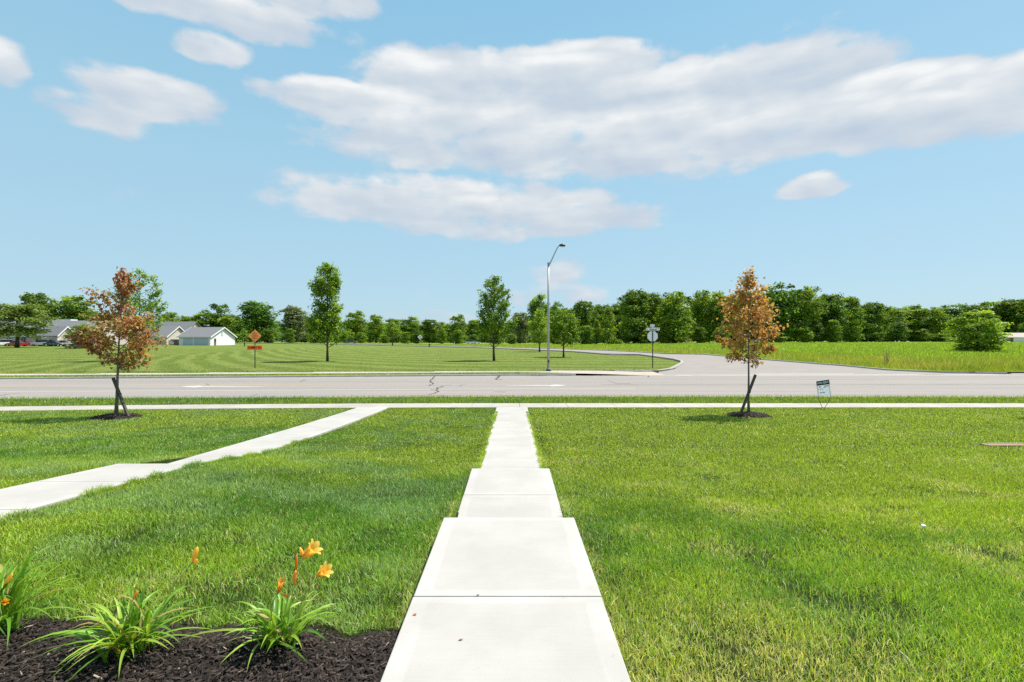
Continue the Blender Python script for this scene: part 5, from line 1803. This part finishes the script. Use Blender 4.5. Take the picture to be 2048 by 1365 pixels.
mbed = grid_mesh('mulch_bed', np.linspace(-7.0, -0.585, 90), np.linspace(0.2, 3.0, 60), bed_z, M_MULCHB, keep=lambda x, y: y < bed_edge(x))
tag(mbed, kind='structure')
n = 46000
x = rs.uniform(-5.2, -0.60, n); y = rs.uniform(1.3, 2.98, n)
ok = y < bed_edge(x) + rs.normal(0, 0.02, n)
ok &= x < -0.60
x, y = x[ok], y[ok]
tag(chips('mulch_chips', x, y, bed_z(x, y) + rs.uniform(0.0, 0.022, len(x)), rs, (0.012, 0.055), (0.004, 0.012)), kind='stuff')
for (mx, my), lb in ((MAPLE_L, 'dark mulch mound round the foot of the left copper maple'), (MAPLE_R, 'dark mulch mound round the foot of the right copper maple'), (MAPLE_X, 'dark mulch mound beyond the right frame edge')):
    ang = np.linspace(0, 2 * np.pi, 25)[:-1]; V = [(0, 0, 0.10)]; T = []
    for q, (rq, hz_) in enumerate(((0.30, 0.085), (0.52, 0.045), (0.66, -0.02))):
        for a in ang: V.append((rq * math.cos(a) * (1 - 0.15 * math.sin(3 * a)), rq * math.sin(a) * (1 - 0.15 * math.sin(3 * a)), hz_))
    for i in range(24): T.append((0, 1 + i, 1 + (i + 1) % 24))
    for q in range(2):
        for i in range(24):
            a, b = 1 + q * 24 + i, 1 + q * 24 + (i + 1) % 24
            T += [(a, a + 24, b + 24), (a, b + 24, b)]
    o = thing('mulch_mound', lb, 'mulch', (mx, my, float(lawn_z(mx, my)) - 0.02))
    link('mound', np_mesh('mound', np.array(V), np.array(T), smooth=True), M_MULCHB, o)
    n = 900; rq = 0.64 * np.sqrt(rs.uniform(0, 1, n)); a = rs.uniform(0, 2 * np.pi, n)
    cx_, cy_ = rq * np.cos(a), rq * np.sin(a)
    cz_ = np.interp(rq, [0, .3, .52, .66], [.10, .085, .045, -.015]) + rs.uniform(0, .015, n)
    co = chips('chips', cx_, cy_, cz_, rs, (0.03, 0.09), (0.012, 0.03)); co.parent = o; co['kind'] = 'stuff'

# ------------------------------------------------------------------ daylilies
def strap_leaf(r_, base, a, ln, h, w, droop):
    """arching strap leaf as a V-folded ribbon"""
    n = 9; V = []; T = []
    d = np.array([math.cos(a), math.sin(a), 0]); s = np.array([-math.sin(a), math.cos(a), 0])
    tw = r_.uniform(-.5, .5); bend = r_.uniform(-.25, .25)
    for i in range(n):
        t = i / (n - 1)
        out = ln * (t ** 1.25) * (0.35 + 0.65 * t if droop < .5 else 1)
        z = h * (math.sin(min(t / (1.12 - 0.42 * droop), 1.9) * math.pi / 2))
        p = np.array(base) + d * out + s * bend * ln * t * t + np.array([0, 0, max(z, -0.02 + 0.012 * i / n)])
        ww = w * (0.55 + 0.9 * t if t < .35 else (1 - ((t - .35) / .65) ** 1.8) * 0.87 + 0.02)
        sd = s * math.cos(tw * t) + np.array([0, 0, 1]) * math.sin(tw * t)
        V += [p - sd * ww / 2 + np.array([0, 0, ww * .22]), p, p + sd * ww / 2 + np.array([0, 0, ww * .22])]
    for i in range(n - 1):
        q = 3 * i
        for k in (0, 1): T += [(q + k, q + k + 1, q + k + 4), (q + k, q + k + 4, q + k + 3)]
    return np.array(V), np.array(T)


def ribbon_part(name, parts, cols, mat, parent):
    VV, TT_, CC = [], [], []; n0 = 0
    for (V, T), c in zip(parts, cols):
        VV.append(V); TT_.append(T + n0); CC.append(np.repeat(np.array([c]), len(V), 0)); n0 += len(V)
    return link(name, np_mesh(name, np.concatenate(VV), np.concatenate(TT_), np.concatenate(CC), smooth=True), mat, parent)


LCOL = [(0.12, 0.28, 0.020), (0.17, 0.36, 0.026), (0.24, 0.43, 0.035), (0.32, 0.47, 0.05)]


def daylily(label, x, y, nleaf, size, seed, long_leaf=None):
    r_ = random.Random(seed)
    z = float(bed_z(np.array(x), np.array(y)))
    o = thing('daylily', label, 'plant', (x, y, z), group='daylilies in the mulch bed')
    for i in range(nleaf):
        a = i * 2.399 + r_.uniform(-.5, .5); f = r_.random()
        ln = size * (0.35 + 0.75 * f); h = size * (0.85 - 0.55 * f) * r_.uniform(.75, 1.1)
        V, T = strap_leaf(r_, (r_.gauss(0, .035), r_.gauss(0, .035), 0), a, ln, h, r_.uniform(.015, .025), 0.25 + 0.75 * f)
        c = np.array(r_.choice(LCOL)) * r_.uniform(.8, 1.15)
        if r_.random() < 0.05: c = np.array((0.42, 0.33, 0.10))
        ribbon_part('leaf', [(V, T)], [c], M_LILY, o)
    if long_leaf:
        a, ln, h = long_leaf
        V, T = strap_leaf(r_, (0, 0, 0.02), a, ln, h, 0.02, 1.0)
        ribbon_part('leaf', [(V, T)], [(0.26, 0.34, 0.05)], M_LILY, o)
    return o


def scape(o, pts, r=0.0036):
    return MB().tube(pts, [r * 1.2] + [r] * (len(pts) - 2) + [r * .9], 6).build('stem', M_STEM, o, smooth=True)


M_STEM = mat_plain('scape_green', (0.42, 0.50, 0.12), 0.5)


def petal(d, tip, width, curl, n=7):
    """a petal from the origin: d outward dir in the flower frame"""
    V, T = [], []
    s = np.array([-d[1], d[0], 0])
    for i in range(n):
        t = i / (n - 1)
        rad = tip * (0.08 + 0.52 * t ** 2.0); zz_ = tip * 1.30 * (t ** 0.92) - curl * .6 * tip * t ** 6
        w = width * math.sin(math.pi * (0.10 + 0.86 * t) ** 0.9) ** 0.8
        p = np.array([d[0] * rad, d[1] * rad, zz_])
        rf = 0.10 * width * math.sin(t * 19)
        V += [p - s * w / 2 + np.array([0, 0, rf]), p + np.array([0, 0, -.12 * w]), p + s * w / 2 + np.array([0, 0, -rf])]
    for i in range(n - 1):
        q = 3 * i
        for k in (0, 1): T += [(q + k, q + k + 1, q + k + 4), (q + k, q + k + 4, q + k + 3)]
    return np.array(V), np.array(T)


def lily_flower(stem, p, axis, tip, open_=1.0, col=(0.86, 0.44, 0.03), name='flower', seed=1):
    r_ = random.Random(seed); ps_, cs_ = [], []
    q = Vector(axis).normalized().to_track_quat('Z', 'Y').to_matrix()
    Rm = np.array(q)
    for i in range(6):
        a = i * math.pi / 3 + 0.2
        V, T = petal((math.cos(a) * open_, math.sin(a) * open_), tip, tip * (0.60 if i % 2 == 0 else 0.44), 0.45 * open_)
        V = V @ Rm.T + np.array(p)
        c = np.array(col) * r_.uniform(.85, 1.1)
        ps_.append((V, T)); cs_.append(c)
    f = ribbon_part(name, ps_, cs_, M_PETAL, stem)
    # stamens
    st = MB()
    for i in range(5):
        a = i * 1.25; e = q @ Vector((math.cos(a) * tip * .22, math.sin(a) * tip * .22, tip * 1.0))
        st.tube([Vector(p), Vector(p) + e * .6, Vector(p) + e], tip * .012, 4)
    # join the stamens into the flower (third level is the deepest allowed)
    me = f.data; bm = bmesh.new(); bm.from_mesh(me)
    base = len(bm.verts); vs = [bm.verts.new(v) for v in st.v]
    lay = bm.verts.layers.float_color.get('Col')
    for v in vs: v[lay] = (0.75, 0.5, 0.05, 1)
    for fc_ in st.f:
        try: bm.faces.new([vs[k] for k in fc_])
        except ValueError: pass
    bm.to_mesh(me); bm.free()
    return f


def bud(stem, p, axis, ln, r, col, name='bud'):
    q = Vector(axis).normalized()
    pts = [Vector(p) + q * ln * t for t in (0, .2, .45, .7, .9, 1.0)]
    b = MB().tube(pts, [r * .35, r * .75, r, r * .9, r * .55, r * .1], 7)
    V = np.array(b.v); T = []
    for f_ in b.f:
        for k in range(1, len(f_) - 1): T.append((f_[0], f_[k], f_[k + 1]))
    return link(name, np_mesh(name, V, np.array(T), np.repeat(np.array([col]), len(V), 0), smooth=True), M_PETAL, stem)


def P3(o, px, py, d):
    """point seen at a photo pixel at distance d, in the plant's own frame"""
    return Vector((at(px, d), d, EYE - (py - 682.5) / F * d)) - o.location


lc = daylily('leafy daylily clump without open flowers in the middle of the mulch bed', -1.87, 2.50, 80, 0.355, 3)
lr = daylily('daylily clump with orange yellow flowers at the right end of the mulch bed', -1.18, 2.60, 52, 0.32, 5, (math.pi * 1.12, 0.46, 0.10))
ll = daylily('daylily clump cut by the left frame edge', -2.66, 2.66, 92, 0.47, 9)
YEL, ORG = (1.0, 0.68, 0.13), (0.95, 0.50, 0.10)
b0 = Vector((0, 0, 0.02))


def stem_to(o, base, tip, sag=0.03):
    m1 = base.lerp(tip, .4) + Vector((-sag * .4, 0, 0.01)); m2 = base.lerp(tip, .75) + Vector((-sag * .5, 0, 0.01))
    return scape(o, [base, m1, m2, tip])


t1 = P3(lr, 607, 1115, 2.55); s1 = stem_to(lr, Vector((0.02, 0.02, 0.02)), t1)
lily_flower(s1, t1, (0.80, -0.05, 0.70), 0.082, 0.95, YEL, seed=1)
bud(s1, t1, (-.3, -.1, 1), 0.055, 0.009, YEL)
t2 = P3(lr, 635, 1152, 2.52); s2 = stem_to(lr, Vector((0.04, 0.0, 0.02)), t2)
lily_flower(s2, t2, (0.72, -0.30, 0.55), 0.070, 0.95, YEL, seed=2)
t3 = P3(lr, 555, 1188, 2.50); s3 = stem_to(lr, Vector((-0.02, 0.0, 0.02)), t3, 0.06)
lily_flower(s3, t3, (0.35, -0.15, 1.0), 0.070, 0.50, (0.95, 0.50, 0.10), seed=3)
bud(s3, t3 + Vector((0.02, 0, -0.005)), (1, -.2, -.05), 0.045, 0.007, ORG, 'wilted_bloom')
t4 = P3(lr, 588, 1170, 2.56); s4 = stem_to(lr, Vector((0.0, 0.03, 0.02)), t4)
bud(s4, t4, (0.12, 0, 1), 0.075, 0.010, ORG, 'wilted_bloom')
t5 = P3(lr, 592, 1140, 2.58); bud(s4, t5, (0.05, 0, 1), 0.075, 0.008, (0.78, 0.34, 0.04), 'wilted_bloom')
t6 = P3(lc, 386, 1124, 2.62); s5 = stem_to(lc, Vector((0.05, 0.05, 0.02)), t6, 0.05)
bud(s5, t6, (0.35, -.1, 1), 0.085, 0.012, YEL); bud(s5, t6 + Vector((0.004, 0, -.01)), (0.7, -.3, .8), 0.04, 0.008, YEL)
t7 = P3(lc, 266, 1200, 2.45); s6 = stem_to(lc, Vector((0.0, 0.0, 0.02)), t7, 0.02)
bud(s6, t7, (0.5, 0, 1), 0.05, 0.006, ORG, 'wilted_bloom')
t8 = P3(ll, 8, 1172, 2.62); s7 = stem_to(ll, Vector((0.03, 0.0, 0.02)), t8, 0.02)
bud(s7, t8, (0.7, 0, 1), 0.075, 0.010, YEL)
t9 = P3(ll, 0, 1206, 2.56); s8 = stem_to(ll, Vector((0.05, -0.02, 0.02)), t9, 0.02)
lily_flower(s8, t9, (0.9, -0.4, 0.3), 0.055, 0.5, (0.85, 0.42, 0.02), seed=6)

# fallen scraps on the walk
for (px, py, c, nm) in ((955, 1192.5, 'dark', 'leaf_scrap'), (830, 1231, 'rust', 'leaf_scrap'), (921, 1281, 'rust', 'leaf_scrap')):
    d = EYE * F / (py - 682.5)
    b = MB(); r_ = random.Random(px)
    n = 7; b.v = [(0.012 * math.cos(i * .9) * r_.uniform(.5, 1.3), 0.006 * math.sin(i * .9) * r_.uniform(.6, 1.3), 0.003 + 0.003 * r_.random()) for i in range(n)]
    b.v += [(0, 0, 0.0)]; b.f = [(i, (i + 1) % n, n) for i in range(n)]
    o = b.build(nm, MATS['dark_bark'] if c == 'dark' else M_FADED)
    o.location = (at(px, d), d, 0.001)
    tag(o, {955: 'dark crumb of bark in the joint of the near walk slab', 830: 'rust brown leaf scrap at the left edge of the near walk slab', 921: 'small brown leaf scrap in the middle of the nearest walk slab'}[px], 'leaf scrap')
